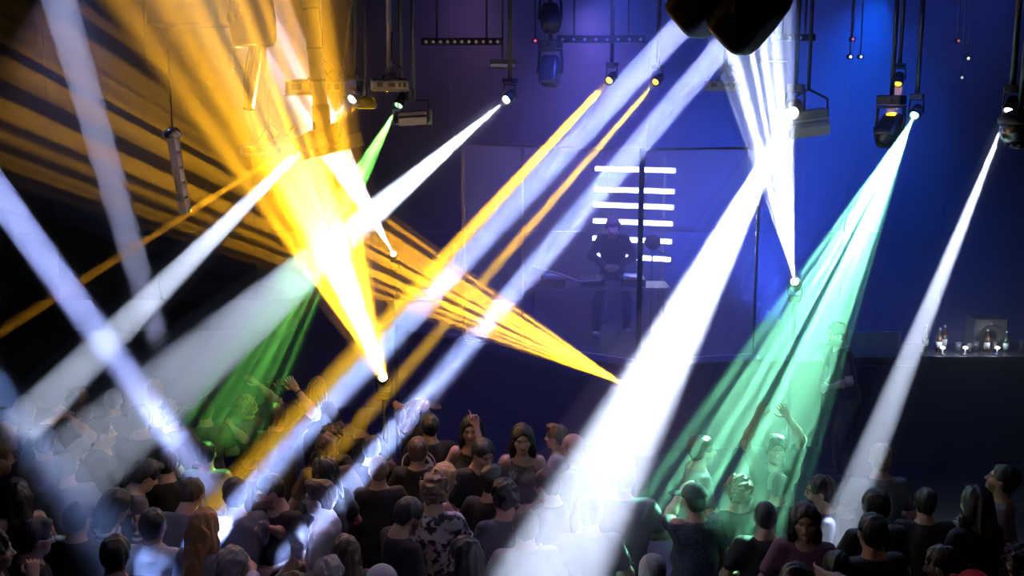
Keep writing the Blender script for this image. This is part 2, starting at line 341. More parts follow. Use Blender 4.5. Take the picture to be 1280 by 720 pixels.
mh('stub', 'black moving head with a round amber lens facing down', .115, ZC, lens_col=(1, .5, .02), e=4, shape='round')
mh('thread', 'small black lamp giving the thin amber thread of light', .09, ZC, lens_col=(1, .5, .02), e=5, shape='round')
mh('upshot', 'black lamp on a stand beside the booth shooting white light upward', .13, 0, lens_col=(.95, .97, 1), e=16, shape='round')
mh('fan', 'black lamp on a stand on the floor giving the huge amber fan', .12, 0, lens_col=(1, .8, .4), e=20, shape='round')
mh('pink', 'black lamp on a stand behind the amber fan giving the pinkish beam', .10, 0.0, lens_col=(1, .85, .9), e=16, shape='round')
mh('fan_b', 'black lamp on a stand in front of the booth giving the second amber fan', .12, 0, lens_col=(1, .6, .1), e=10, shape='round')
mh('side', 'black moving head off to the side giving the blue crossing beam', .22, ZC, lens_col=(.4, .5, 1), e=3, shape='round')
mh('faint', 'black moving head high up giving the faint lilac beam', .24, ZC, lens_col=(.5, .55, 1), e=3, shape='round')
# two idle heads in the dark above the booth
moving_head('idle black moving head in the dark above the amber beams', px(690, 36, 12.2), (.1, -.5, -.8), .2, top=ZC)
moving_head('idle dark blue-tinted moving head hanging lower above the amber beams', px(686, 106, 12.4), (-.1, -.3, -.9), .22, top=ZC, body=plain((.05, .05, .07), .3))
moving_head('idle black moving head hanging at the beginning of the green beam', px(1106, 176, 12.2), (-.45, -.6, -.6), .25, top=ZC, body=BLKM)

# silver lamp can that throws the broad beam: a wide louvred flood on a hanging pole
a, z = TR('big')
can = empty('lamp_can', px(1009, 150, 12.25), 'silver box-shaped flood lamp with a bright white end beside the broad beam', 'stage lamp')
Rc = Matrix.Rotation(math.radians(-7), 3, 'Y')
cm = plain((.85, .86, .9), .4, .0)
bo = MB().box(Rc @ Vector((0, 0, .03)), (.42, .2, .16), Rc, .025).build('body', plain((.30, .32, .38), .4, .2), can)
MB().box(Rc @ Vector((.0, -.055, -.09)), (.42, .16, .13), Rc @ Matrix.Rotation(math.radians(28), 3, 'X'), .012).build('front_flap', cm, can)
MB().box(Rc @ Vector((.01, -.09, .0)), (.43, .03, .018), Rc, .004).build('front_ridge', cm, bo)
y = MB(); y.tube([Rc @ Vector((-.225, 0, 0)), Rc @ Vector((-.235, 0, .2)), Vector((-.02, 0, .32))], .013); y.tube([Rc @ Vector((.225, 0, 0)), Rc @ Vector((.235, 0, .2)), Vector((.02, 0, .32))], .013); y.build('yoke', BLKM, can)
MB().tube([(0, 0, .31), (0, 0, ZC - can.location.z)], .02).build('pole', BLKM, can)
mh('big', 'black moving head with a blinding white lens behind the silver lamp', .17, ZC, lens_col=(1, 1, 1), e=60, shape='round')

# glass ball lamp at the dark side
a, z = TR('slant'); mh('slant', 'black moving head giving the slanting white beam at the dark side', .11, ZC, lens_col=(.9, .95, 1), e=14, shape='round')
gb = empty('glass_dome_lamp', px(1274, 161, 9.3), 'round lamp with a dark glass dome under a bracket at the dark side', 'stage lamp')
gl = bpy.data.materials.new('dark_glass'); gl.use_nodes = True; _b = gl.node_tree.nodes['Principled BSDF']; _b.inputs['Base Color'].default_value = (.03, .03, .04, 1); _b.inputs['Roughness'].default_value = .04; _b.inputs['Coat Weight'].default_value = 1
MB().lathe([(0, -.165), (.06, -.155), (.11, -.12), (.145, -.07), (.158, 0), (.15, .05), (.13, .08), (0, .08)], n=36).build('glass_dome', gl, gb)
MB().lathe([(.13, .03), (.165, .04), (.168, .08), (.12, .13), (.05, .16), (0, .16)]).build('housing', BLKM, gb)
r = MB()
for k in range(10):
    an = 2 * math.pi * k / 10; r.lathe([(0, -.012), (.012, -.006), (.012, .006), (0, .01)], (.10 * math.cos(an), .10 * math.sin(an), -.135), n=10)
r.build('lamp_cells', plain((.5, .5, .55), .2), gb)
MB().tube([(0, 0, .15), (0, 0, ZC - gb.location.z)], .022).build('pole', BLKM, gb)

# lamp clamped to the fat leaning pole, with its white plate
def tubeobj(name, pts, r, mat, parent=None, n=12): return MB().tube(pts, r, n).build(name, mat, parent)
p0, p1 = px(381, -60, 8.0), px(404, 166, 8.0)
pole = empty('hanging_pole', p0, 'fat leaning metal pole with a lamp clamped at its foot', 'pole')
dv = p1 - p0
tubeobj('tube', [(0, 0, 0), dv * .86], .052, plain((.34, .30, .27), .4, .3), pole); tubeobj('end_sleeve', [dv * .84, dv], .060, plain((.2, .18, .16), .45, .3), pole)
for f in (.3, .52, .7):
    MB().tube([dv * f, dv * (f + .012)], .056, 14).build('tape_band', BLKM, pole)
tubeobj('hanger', [(0, 0, 0), (0, 0, ZC - p0.z)], .03, BLKM, pole)
lp = px(402, 172, 8.0); dl = (px(366, 186, 7.9) - px(424, 168, 8.05)).normalized()
lampc = empty('clamped_lamp', lp, 'barrel-shaped lamp clamped to the foot of the fat leaning pole', 'stage lamp'); Rl = frame(dl)
MB().lathe([(0, -.135), (.055, -.13), (.075, -.12), (.080, -.02), (.072, .06), (.055, .15), (.050, .20), (0, .20)], (0, 0, 0), Rl).build('barrel', plain((.42, .33, .22), .4, .2), lampc)
MB().lathe([(.03, -.150), (.062, -.150), (.066, -.12), (.03, -.12)], (0, 0, 0), Rl).build('rear_rim', STEEL, lampc)
MB().lathe([(0, -.14), (.045, -.142), (.045, -.12), (0, -.12)], (0, 0, 0), Rl).build('rear_glass', plain((.02, .015, .01), .08), lampc)
MB().box(Vector((.0, 0, .085)), (.11, .09, .06), None, .012).build('pipe_clamp', BLKM, lampc); MB().tube([(.06, -.02, .09), (.12, -.02, .10), (.14, -.02, .05), (.13, -.02, .0)], .009).build('hook', BLKM, lampc)
wp = MB().box((0, 0, 0), (.46, .20, .012), None, .003).build('reflector_plate', WHTM, lampc); wp.location = px(415, 183, 8.06) - lp; wp.rotation_euler = (math.radians(24), math.radians(-14), math.radians(8))
MB().tube([(-.2, .03, .08), (-.23, -.05, .02)], .012).build('stay', BLKM, lampc)

def chain(label, a, b, link=.042):
    a, b = Vector(a), Vector(b); L = (b - a).length; n = int(L / (link * .74)); d = (b - a).normalized(); R = frame(d)
    m = MB()
    for i in range(n):
        ce = a + d * (L * (i + .5) / n) - a; pts = []
        for k in range(13):
            an = 2 * math.pi * k / 12; u, v = math.cos(an) * link * .5, math.sin(an) * link * .27
            pts.append(ce + R @ (Vector((v, 0, u)) if i % 2 else Vector((0, v, u))))
        pts[-1] = pts[0]; m.tube(pts, link * .085, 6)
    o = m.build('chain', plain((.5, .48, .46), .4), loc=a); return tag(o, label, 'chain', 'steel chains of the rig')
chain('steel chain hanging to the lamp clamped on the leaning pole', px(448, -70, 7.9), px(421, 158, 7.9))
chain('steel chain hanging inside the pinkish beam', px(286, -60, 7.6), px(291, 92, 7.6), .034)
# second pole with its cables, lamp and box shapes that stand out against the pink beam
p0, p1 = px(337, -60, 7.4), px(311, 136, 7.4); dv = p1 - p0
pole = empty('hanging_pole', p0, 'pole with loose cables hanging inside the pinkish beam', 'pole')
tubeobj('tube', [(0, 0, 0), dv], .036, plain((.40, .34, .28), .4, .3), pole); tubeobj('end_cap', [dv, dv * 1.01], .040, BLKM, pole); tubeobj('hanger', [(0, 0, 0), (0, 0, ZC - p0.z)], .03, BLKM, pole)
for k in range(3):
    a = px(316 + 5 * k, 40, 7.35) - p0; tubeobj('cable', [a, px(309 + 4 * k, 75, 7.34) - p0, px(305 + 3 * k, 105, 7.36) - p0, px(309, 134, 7.39) - p0], .008, RUB, pole, 6)
ol = plain((.10, .085, .07), .6)
moving_head('rounded lamp body hanging head down beside the pole with loose cables', px(318, 58, 7.3), (.05, -.05, -1), .24, body=ol, top=ZC, name='hanging_lamp')
bx = empty('flight_box', px(236, 10, 7.7), 'flat box-shaped lamp housing hanging above the pinkish beam', 'lamp housing')
MB().box((0, 0, 0), (.48, .34, .24), None, .02).build('housing', ol, bx); MB().box((0, -.16, .10), (.40, .03, .02), None, .004).build('top_rail', STEEL, bx)
for s_ in (-1, 1): MB().tube([(s_ * .18, 0, .11), (s_ * .18, 0, ZC - bx.location.z)], .012).build('hanger', BLKM, bx)

def scanner(label, at, yaw, tilt, w, dp, h, top, name='mirror_scanner', roll=0):
    """Long flat white scanner box: vents and sockets on its face, a mirror arm at the end, a bracket up to the rig."""
    t = empty(name, at, label, 'scanner light', 'white scanner boxes of the rig'); R = Matrix.Rotation(yaw, 3, 'Z') @ Matrix.Rotation(tilt, 3, 'X') @ Matrix.Rotation(roll, 3, 'Y')
    b = MB().box((0, 0, 0), (w, dp, h), R, .012).build('housing', WHTM, t)
    MB().box(R @ Vector((0, 0, -h * .55)), (w * 1.02, dp * 1.02, .012), R, .003).build('bottom_plate', WHTM, t)
    for k, (u, ww) in enumerate(((-.30, .16), (.02, .18), (.24, .06), (.37, .07))):
        MB().box(R @ Vector((w * u, -dp * .5, h * .06)), (w * ww, .012, h * .45), R, .002).build('vent' if k < 2 else 'socket', plain((.09, .08, .09), .5), b)
    MB().tube([R @ Vector((-w * .2, 0, h * .5)), Vector((0, 0, h * .5 + .12)), R @ Vector((w * .2, 0, h * .5))], .012).build('bracket', GRYM, t)
    MB().box(R @ Vector((w * .55, 0, -h * .3)), (.08, .09, .008), R @ Matrix.Rotation(.7, 3, 'Y')).build('mirror', plain((.7, .7, .7), .05, 1), t)
    if top: MB().tube([Vector((0, 0, h * .5 + .1)), Vector((0, 0, top - at.z))], .022).build('pole', plain((.25, .22, .26), .4, .3), t)
    c1 = [Vector((.05, -.03, h * .5 + .03)), Vector((.12, -.06, h * .5 + .09)), Vector((.02, -.04, h * .5 + .16)), Vector((.03, 0, h * .5 + .4))]
    MB().tube(c1, .008, 6).build('cable', RUB, t)
    return t
scanner('long white scanner box behind the fat leaning pole', px(401, 108, 8.8), math.radians(-14), math.radians(4), .50, .24, .10, ZC)
scanner('white scanner box on a long pole above the yellow glint', px(487, 105, 10.0), math.radians(12), math.radians(6), .32, .22, .085, ZC)
scanner('flat pale scanner box seen through the amber fan beside the clamped lamp', px(334, 186, 8.4), math.radians(-8), math.radians(4), .36, .24, .08, ZC)
scanner('pale panel of small sockets behind the twin pale blue beams', px(905, 107, 12.6), math.radians(3), 0, .42, .12, .10, ZC)
# boxy flood with side flaps near the green lens
fl = empty('flood_lamp', px(517, 146, 11.2), 'boxy purple-lit flood lamp with side flaps near the dim green lens', 'stage lamp')
MB().box((0, 0, 0), (.30, .18, .12), Matrix.Rotation(-.06, 3, 'Y'), .015).build('body', plain((.24, .22, .25), .45), fl)
MB().box((0, -.06, -.02), (.28, .10, .09), Matrix.Rotation(-.06, 3, 'Y') @ Matrix.Rotation(.5, 3, 'X'), .008).build('front_flap', plain((.30, .27, .30), .45), fl)
for s_ in (-1, 1): MB().box((s_ * .165, -.06, .0), (.008, .16, .15), Matrix.Rotation(s_ * .35, 3, 'Z'), .002).build('side_flap', plain((.4, .42, .48), .3, .4), fl)
MB().tube([(-.15, 0, .02), (-.15, 0, .16), (.15, 0, .16), (.15, 0, .02)], .01).build('yoke', BLKM, fl); MB().tube([(0, 0, .16), (0, 0, ZC - fl.location.z)], .02).build('pole', BLKM, fl)
# yellow glint: a small round downlight
yl = empty('round_lamp', px(458, 131, 10.3), 'small round lamp glinting yellow under the white scanner box', 'stage lamp')
MB().lathe([(0, -.03), (.09, -.03), (.10, 0), (.08, .05), (.03, .08), (0, .08)]).build('body', plain((.5, .38, .03), .4), yl); MB().lathe([(0, -.036), (.075, -.036), (.075, -.028), (0, -.028)]).build('lens', lens_mat((1, .75, .02), .5), yl)
MB().tube([(0, 0, .07), (0, 0, ZC - yl.location.z)], .012).build('pole', BLKM, yl)

# column of effect lamps hanging by the dark side wall
tw = empty('lamp_column', px(221, 180, 9.6), 'hanging column of small lamps with a clear dome on top by the dark side wall', 'lamp column')
dv = px(232, 266, 9.6) - px(216, 172, 9.6); Rt = frame(dv); Lt = dv.length; o_ = px(216, 172, 9.6) - px(221, 180, 9.6)
lmn = plain((.5, .48, .48), .5)
fr = MB()
for s_ in (-1, 1): fr.box(o_ + dv * .5 + Rt @ Vector((s_ * .065, 0, 0)), (.016, .06, Lt), Rt)
fr.build('side_rail', lmn, tw)
for k in range(5):
    ce = o_ + dv * (.1 + .2 * k)
    pl_ = MB().box(ce, (.13, .05, Lt * .17), Rt, .01).build('lamp_plate', lmn, tw)
    for s_ in (-1, 1): MB().lathe([(0, -.035), (.024, -.03), (.028, -.02), (0, -.01)], ce + Rt @ Vector((.0, 0, s_ * Lt * .042)), frame((0, -1, 0)), 14).build('small_lens', plain((.02, .02, .02), .1), pl_)
MB().lathe([(0, .07), (.04, .062), (.07, .03), (.078, 0), (.06, -.03), (0, -.03)], o_ + Vector((0, 0, .02))).build('clear_dome', plain((.30, .28, .30), .05, .6), tw)
MB().tube([o_ + Vector((0, 0, .08)), Vector((o_.x, 0, ZC - tw.location.z))], .008).build('wire', BLKM, tw)
# row lamps on the truss
def batten(label, x0, x1, yy, depth, n, col, e):
    a, b = px(x0, yy, depth), px(x1, yy, depth); t = empty('lamp_batten', (a + b) / 2, label, 'row lamp', 'row lamps on the truss'); L = (b - a).length
    MB().box((0, 0, 0), (L + .12, .09, .08), None, .01).build('housing', BLKM, t)
    for k in range(n): MB().lathe([(0, -.008), (.014, -.004), (.018, .004), (0, .01)], (-L / 2 + L * k / (n - 1), -.05, -.005), frame((0, -1, 0)), 12).build('small_lamp', lens_mat(col, e), t)
    for s_ in (-1, 1): MB().tube([(s_ * L * .35, 0, .04), (s_ * L * .35, 0, ZC - t.location.z)], .012).build('hanger', BLKM, t)
batten('row lamp of eleven tiny bulbs over the empty wall', 533, 622, 52, 12.75, 11, (.55, .42, .5), .14)
batten('row lamp of eight tiny bulbs between the twin beams and the red dot', 703, 800, 49, 12.75, 8, (.4, .42, .75), .15)
batten('short row lamp of four tiny bulbs past the black moving heads', 972, 1012, 47, 12.75, 4, (.35, .45, .9), .2)
def light_strip(label, x0, x1, yy, depth, col, e, h=.05):
    a, b = px(x0, yy, depth), px(x1, yy, depth); t = empty('light_strip', (a + b) / 2, label, 'light strip', 'small lights on the rig'); L = (b - a).length
    MB().box((0, 0, 0), (L, .06, h), None, .006).build('housing', GRYM, t); MB().box((0, -.032, -h * .15), (L * .94, .01, h * .3), None, .002).build('tube', lens_mat(col, e), t)
    MB().tube([(0, 0, h / 2), (0, 0, ZC - t.location.z)], .012).build('hanger', BLKM, t)
light_strip('thin pale light strip beside the upward white beam', 948, 985, 76, 12.8, (.55, .6, 1), .9)
light_strip('dull pale strip hung above the white needle beam', 612, 645, 80, 12.8, (.25, .24, .35), .25, .1)
for x, y, d, cl, e, lab in ((669, 51, 12.7, (1, .1, .2), 1.2, 'small red indicator lamp between two row lamps'), (1066, 49, 12.9, (1, .15, .4), .9, 'tiny pink-red indicator lamp beyond the short row lamp'), (1198, 51, 12.9, (1, .2, .25), .5, 'faint red indicator lamp in the dark corner'),
        (1063, 71, 12.9, (.8, .85, 1), 3, 'tiny white indicator lamp, brighter of the two above the idle lamp'), (1076, 71, 12.9, (.8, .85, 1), 1.5, 'tiny white indicator lamp, dimmer of the two above the idle lamp'), (1210, 73, 12.9, (.8, .85, 1), 1.5, 'single tiny white indicator lamp in the dark corner'), (1202, 97, 12.9, (.7, .75, 1), .8, 'faint pale indicator lamp lower in the dark corner')):
    t = empty('indicator_lamp', px(x, y, d), lab, 'indicator lamp', 'small lights on the rig'); MB().box((0, .02, 0), (.07, .05, .05), None, .008).build('box', BLKM, t); MB().lathe([(0, -.01), (.012, -.006), (.016, .002), (0, .01)], (0, -.012, 0), frame((0, -1, 0)), 12).build('lamp', lens_mat(cl, e), t); MB().tube([(0, .02, .02), (0, .02, ZC - t.location.z)], .008).build('hanger', BLKM, t)
# ------------------------------------------------------------------ the glass-fronted booth, its performer and his desk
def clear_mat(name, tint, fog, rough=.05):
    m = bpy.data.materials.new(name); m.use_nodes = True; nt = m.node_tree; nt.nodes.clear(); o = nt.nodes.new('ShaderNodeOutputMaterial')
    t = nt.nodes.new('ShaderNodeBsdfTransparent'); t.inputs[0].default_value = (*tint, 1); g = nt.nodes.new('ShaderNodeBsdfGlossy'); g.inputs['Roughness'].default_value = rough; g.inputs['Color'].default_value = (.6, .6, .65, 1)
    d = nt.nodes.new('ShaderNodeBsdfTranslucent'); d.inputs[0].default_value = (.75, .72, .8, 1); d2 = nt.nodes.new('ShaderNodeBsdfDiffuse'); d2.inputs[0].default_value = (.75, .72, .8, 1)
    n = nt.nodes.new('ShaderNodeTexNoise'); n.inputs['Scale'].default_value = 1.5; n.inputs['Detail'].default_value = 6
    mr = nt.nodes.new('ShaderNodeMapRange'); mr.inputs[3].default_value = fog * .5; mr.inputs[4].default_value = fog * 1.5; nt.links.new(n.outputs[0], mr.inputs[0])
    a1 = nt.nodes.new('ShaderNodeAddShader'); nt.links.new(d.outputs[0], a1.inputs[0]); nt.links.new(d2.outputs[0], a1.inputs[1])
    m1 = nt.nodes.new('ShaderNodeMixShader'); nt.links.new(mr.outputs[0], m1.inputs[0]); nt.links.new(t.outputs[0], m1.inputs[1]); nt.links.new(a1.outputs[0], m1.inputs[2])
    fr = nt.nodes.new('ShaderNodeFresnel'); fr.inputs[0].default_value = 1.35; m2 = nt.nodes.new('ShaderNodeMixShader'); nt.links.new(fr.outputs[0], m2.inputs[0]); nt.links.new(m1.outputs[0], m2.inputs[1]); nt.links.new(g.outputs[0], m2.inputs[2])
    nt.links.new(m2.outputs[0], o.inputs[0]); return m
PANE = clear_mat('hazy_perspex', (.93, .93, .95), .11)
ALU = plain((.30, .29, .33), .35, .7); ALUD = plain((.05, .05, .07), .4, .4)
screen = empty('glass_screen', (1.3, 14.0, STAGE), 'tall clear screen of four panels in thin frames round the front of the booth', 'glass screen')
O = Vector(screen.location); TOPZ = 3.80
PTS3 = [(-.66, 15.15), (.50, 14.25), (1.57, 13.60), (3.08, 13.95)]
seg = [(PTS3[0], ((PTS3[0][0] * .35 + PTS3[1][0] * .65), (PTS3[0][1] * .35 + PTS3[1][1] * .65)))]
seg = [(PTS3[0], (.14, 14.55)), ((.14, 14.55), PTS3[2]), (PTS3[2], PTS3[3])]
for k, (a, b) in enumerate(seg):
    a3, b3 = Vector((*a, STAGE)) - O, Vector((*b, STAGE)) - O; d = b3 - a3; L = d.length; Rz = Matrix.Rotation(math.atan2(d.y, d.x), 3, 'Z'); mid = (a3 + b3) / 2; H = TOPZ - STAGE
    MB().box(mid + Vector((0, 0, H / 2 + .03)), (L - .05, .012, H - .09), Rz).build('pane', PANE, screen)
    MB().box(mid + Vector((0, 0, H)), (L, .035, .03), Rz).build('top_rail', ALU, screen)
    MB().box(mid + Vector((0, 0, .03)), (L, .05, .06), Rz).build('bottom_rail', plain((.42, .40, .45), .4, .3), screen)
for k, (p, w_, mt) in enumerate(((PTS3[0], .045, ALU), ((.14, 14.55), .03, ALU), (PTS3[2], .062, ALUD), (PTS3[3], .03, ALU))):
    MB().box(Vector((*p, (STAGE + TOPZ) / 2)) - O, (w_, w_, TOPZ - STAGE + .03), None, .004).build('post', mt, screen)
tag(MB().prism([(-.95, 15.3), (.14, 14.42), (1.57, 13.45), (3.16, 13.82), (3.16, 14.05), (1.57, 13.70), (.14, 14.66), (-.8, 15.4)], .02, Matrix.Translation((0, 0, STAGE))).build('stage_edge_plate', plain((.22, .21, .25), .45, .2)), 'pale metal plate along the faceted edge of the stage under the clear screen', 'edge plate')
# six white light bars on a rack
rack = empty('light_bar_rack', (1.76, 16.1, STAGE), 'rack of six glowing white light bars stacked behind the performer', 'light bars')
Rr = Matrix.Rotation(math.radians(-20), 3, 'Z')
for k, yy in enumerate((212, 238, 257.5, 278, 300, 322)):
    zz = px(793, yy, 16.1).z - STAGE; xo = -.035 * (k / 5)
    hs = MB().box(Rr @ Vector((xo, .03, zz)), (1.20, .05, .085), Rr, .01).build('bar_housing', plain((.5, .5, .52), .4), rack)
    MB().box(Rr @ Vector((xo, -.012, zz)), (1.17, .04, .062), Rr, .012).build('bar_tube', plain((.62, .68, 1), .3, 0, 13.0), hs)
for s_ in (-1, 1):
    MB().box(Rr @ Vector((s_ * .42, .08, 1.22)), (.035, .035, 2.44), Rr).build('upright', plain((.12, .12, .16), .4), rack); MB().box(Rr @ Vector((s_ * .42, .08, .015)), (.10, .5, .03), Rr).build('foot', BLKM, rack)
# desk with decks and mixer
ZD = 1.93; desk = empty('performer_desk', (1.15, 14.85, STAGE), 'thin-topped folding desk carrying the decks inside the booth', 'desk')
MB().box((0, 0, ZD - STAGE - .015), (1.9, .55, .03), None, .006).build('desk_top', plain((.05, .05, .06), .4), desk); MB().box((0, -.27, ZD - STAGE - .02), (1.9, .02, .03)).build('front_edge', plain((.3, .3, .36), .3, .5), desk)
for sx in (-1, 1):
    for sy in (-1, 1): MB().tube([(sx * .85, sy * .2, ZD - STAGE - .03), (sx * .9, sy * .24, 0)], .016, 8).build('leg', ALUD, desk)
def deck(label, x):
    t = empty('media_player', (x, 14.86, ZD), label, 'deck', 'decks on the booth desk'); b = MB().box((0, 0, .05), (.32, .40, .10), None, .01).build('body', BLKM, t)
    MB().lathe([(0, .018), (.09, .018), (.10, .012), (.103, 0), (0, 0)], (0, -.05, .10)).build('jog_wheel', plain((.22, .22, .24), .3, .6), t); MB().box((0, .13, .105), (.20, .09, .012), Matrix.Rotation(.25, 3, 'X')).build('display', lens_mat((.2, .35, .9), .5), t)
    for k in range(3): MB().lathe([(0, .012), (.014, .012), (.015, 0), (0, 0)], (-.12, -.16 + .05 * k, .10), n=12).build('button', plain((.3, .3, .3), .4), t)
deck('flat deck with a jog wheel on the desk, farther from the dark post', .55); deck('flat deck with a jog wheel on the desk, next to the dark post', 1.62)
mx = empty('sound_mixer', (1.08, 14.86, ZD), 'small black mixer between the two decks', 'mixer'); MB().box((0, 0, .05), (.32, .38, .10), None, .01).build('body', BLKM, mx)
for i in range(4):
    for j in range(3): MB().lathe([(0, .02), (.009, .02), (.011, 0), (0, 0)], (-.11 + .073 * i, .02 + .05 * j, .10), n=10).build('knob', GRYM, mx)
    MB().box((-.11 + .073 * i, -.1, .104), (.008, .09, .006)).build('fader_slot', RUB, mx); MB().box((-.11 + .073 * i, -.12 + .02 * i, .112), (.02, .012, .016)).build('fader', WHTM, mx)
tag(MB().tube([px(665, 333, 14.7), px(700, 343, 14.65), px(724, 352, 14.6), px(752, 350, 14.6)], .016, 8).build('cable', plain((.55, .55, .6), .4)), 'pale sagging cable at the end of the booth desk', 'cable')
# microphone on a boom stand behind the post
ms = empty('microphone_stand', (1.92, 15.2, STAGE), 'boom stand with a round black pop shield beside the dark booth post', 'microphone stand')
zt = px(815, 302, 15.2).z - STAGE
for k in range(3):
    an = 2 * math.pi * k / 3 + .4; MB().tube([(0, 0, .12), (.3 * math.cos(an), .3 * math.sin(an), .012)], .01, 8).build('leg', ALUD, ms)
MB().tube([(0, 0, .1), (0, 0, zt - .1)], .011, 8).build('pole', ALUD, ms); MB().tube([(.25, .05, zt - .22), (0, 0, zt - .1), (-.09, -.02, zt - .02)], .009, 8).build('boom', ALUD, ms)
MB().lathe([(.06, -.012), (.105, -.012), (.11, 0), (.105, .012), (.06, .012)], (0, -.04, zt), frame((-.3, -1, .1))).build('pop_shield', BLKM, ms); MB().lathe([(0, -.012), (.07, -.012), (.07, .012), (0, .012)], (0, -.04, zt), frame((-.3, -1, .1))).build('shield_mesh', plain((.02, .02, .025), .6), ms)
MB().lathe([(0, -.06), (.026, -.05), (.03, -.02), (.022, .02), (.016, .12), (0, .12)], (-.06, .03, zt), frame((.6, .6, .1))).build('microphone', plain((.10, .10, .12), .35, .5), ms)
# bar counter with bottles and glasses at the dark side
ctr = empty('bar_counter', (4.3, 13.2, 0), 'long dark bar counter with a pale front panel beyond the green beam', 'counter')
MB().box((1.6, .2, .66), (4.0, .6, 1.32), None, .01).build('body', plain((.016, .016, .02), .5), ctr); MB().box((1.6, .18, 1.35), (4.1, .72, .05), None, .012).build('counter_top', plain((.05, .05, .06), .25), ctr)
MB().box((.02, -.13, 1.52), (.62, .025, .30), None, .004).build('pale_panel', plain((.24, .30, .36), .4), ctr); MB().box((1.6, -.115, .9), (3.9, .02, .7), None, .004).build('front_board', plain((.022, .022, .028), .45), ctr)
glass_m = clear_mat('drinking_glass', (.92, .94, .96), .10, .03)
def tumbler(at, h, r, label, group, name='drinking_glass', cat='glass', mt=None):
    t = empty(name, at, label, cat, group); MB().lathe([(0, .004), (r * .80, .004), (r, h), (r * .93, h), (r * .74, .014), (0, .014)], n=20).build('vessel', mt or glass_m, t); return t
def bottle(at, s, m_, label, group):
    t = empty('bottle', at, label, 'bottle', group); MB().lathe([(0, 0), (.036 * s, 0), (.038 * s, .01), (.038 * s, .17 * s), (.030 * s, .21 * s), (.014 * s, .235 * s), (.013 * s, .30 * s), (0, .30 * s)], n=20).build('body', m_, t)
    MB().lathe([(0, .295 * s), (.015 * s, .295 * s), (.015 * s, .325 * s), (0, .325 * s)], n=14).build('cap', STEEL, t); MB().lathe([(.0385 * s, .05 * s), (.0392 * s, .05 * s), (.0392 * s, .14 * s), (.0385 * s, .14 * s)], n=20).build('paper_label', plain((.5, .5, .48), .6), t)
rg = random.Random(4); k = 0
for x in np.arange(4.95, 7.6, .115):
    if rg.random() < .12: continue
    yq = 13.2 + rg.uniform(-.03, .22); k += 1
    if rg.random() < .72: tumbler(Vector((x, yq, 1.376)), rg.uniform(.09, .13), rg.uniform(.030, .038), 'clear drinking glass standing among others on the dark bar counter', 'glasses along the bar counter')
    else: bottle(Vector((x, yq, 1.376)), rg.uniform(.8, .95), plain(rg.choice([(.02, .05, .02), (.05, .02, .01), (.1, .1, .11)]), .1), 'dark bottle standing among the glasses on the bar counter', 'bottles along the bar counter')
spk = empty('monitor_speaker', (5.86, 13.55, 1.376), 'square dark monitor speaker behind the glasses on the bar counter', 'speaker'); MB().box((0, 0, .19), (.40, .30, .38), None, .015).build('cabinet', plain((.05, .05, .06), .5), spk)
MB().lathe([(0, .0), (.05, -.01), (.13, .02), (.14, .02), (.14, 0), (0, 0)], (0, -.15, .16), frame((0, -1, 0))).build('woofer', RUB, spk); MB().lathe([(0, .012), (.03, .01), (.035, 0), (0, 0)], (0, -.15, .32), frame((0, -1, 0)), 16).build('tweeter', GRYM, spk)
for x, y, lab in ((1178, 431, 'small white bar lamp farthest along from the monitor speaker'), (1206, 433, 'small white bar lamp shining among the glasses before the monitor speaker'), (1246, 433, 'small white bar lamp past the monitor speaker')):
    p = px(x, y, 13.12); t = empty('bar_lamp', (p.x, p.y - .02, 1.376), lab, 'bar lamp', 'small lamps on the bar counter'); MB().lathe([(0, 0), (.03, 0), (.02, .015), (.008, .02), (.008, .08), (0, .08)], n=16).build('foot', STEEL, t); MB().lathe([(0, .075), (.026, .078), (.03, .09), (.02, .10), (0, .102)], n=18).build('lamp_head', lens_mat((.9, .95, 1), 6), t)
    pl_ = bpy.data.lights.new('bar_light', 'POINT'); pl_.energy = 2.5; pl_.shadow_soft_size = .05; pl_.color = (.8, .9, 1); q = bpy.data.objects.new('bar_light', pl_); COL.objects.link(q); q.location = (p.x, p.y - .02, 1.376 + .2)
# ------------------------------------------------------------------ people: distance fields turned into smooth meshes
import openvdb

def nv(a):
    a = np.asarray(a, float); return a / (np.linalg.norm(a) + 1e-12)

def rot_to(y, up):
    """3x3 whose columns are x, y, z axes: y along Y, z near UP."""
    y = nv(y); x = np.cross(y, nv(up))
    if np.linalg.norm(x) < 1e-3: x = np.cross(y, [0.31, 0.9, 0.2])
    x = nv(x); return np.stack([x, y, np.cross(x, y)], 1)

def euler(rx, ry, rz):
    return np.array((Matrix.Rotation(rz, 3, 'Z') @ Matrix.Rotation(rx, 3, 'X') @ Matrix.Rotation(ry, 3, 'Y')))

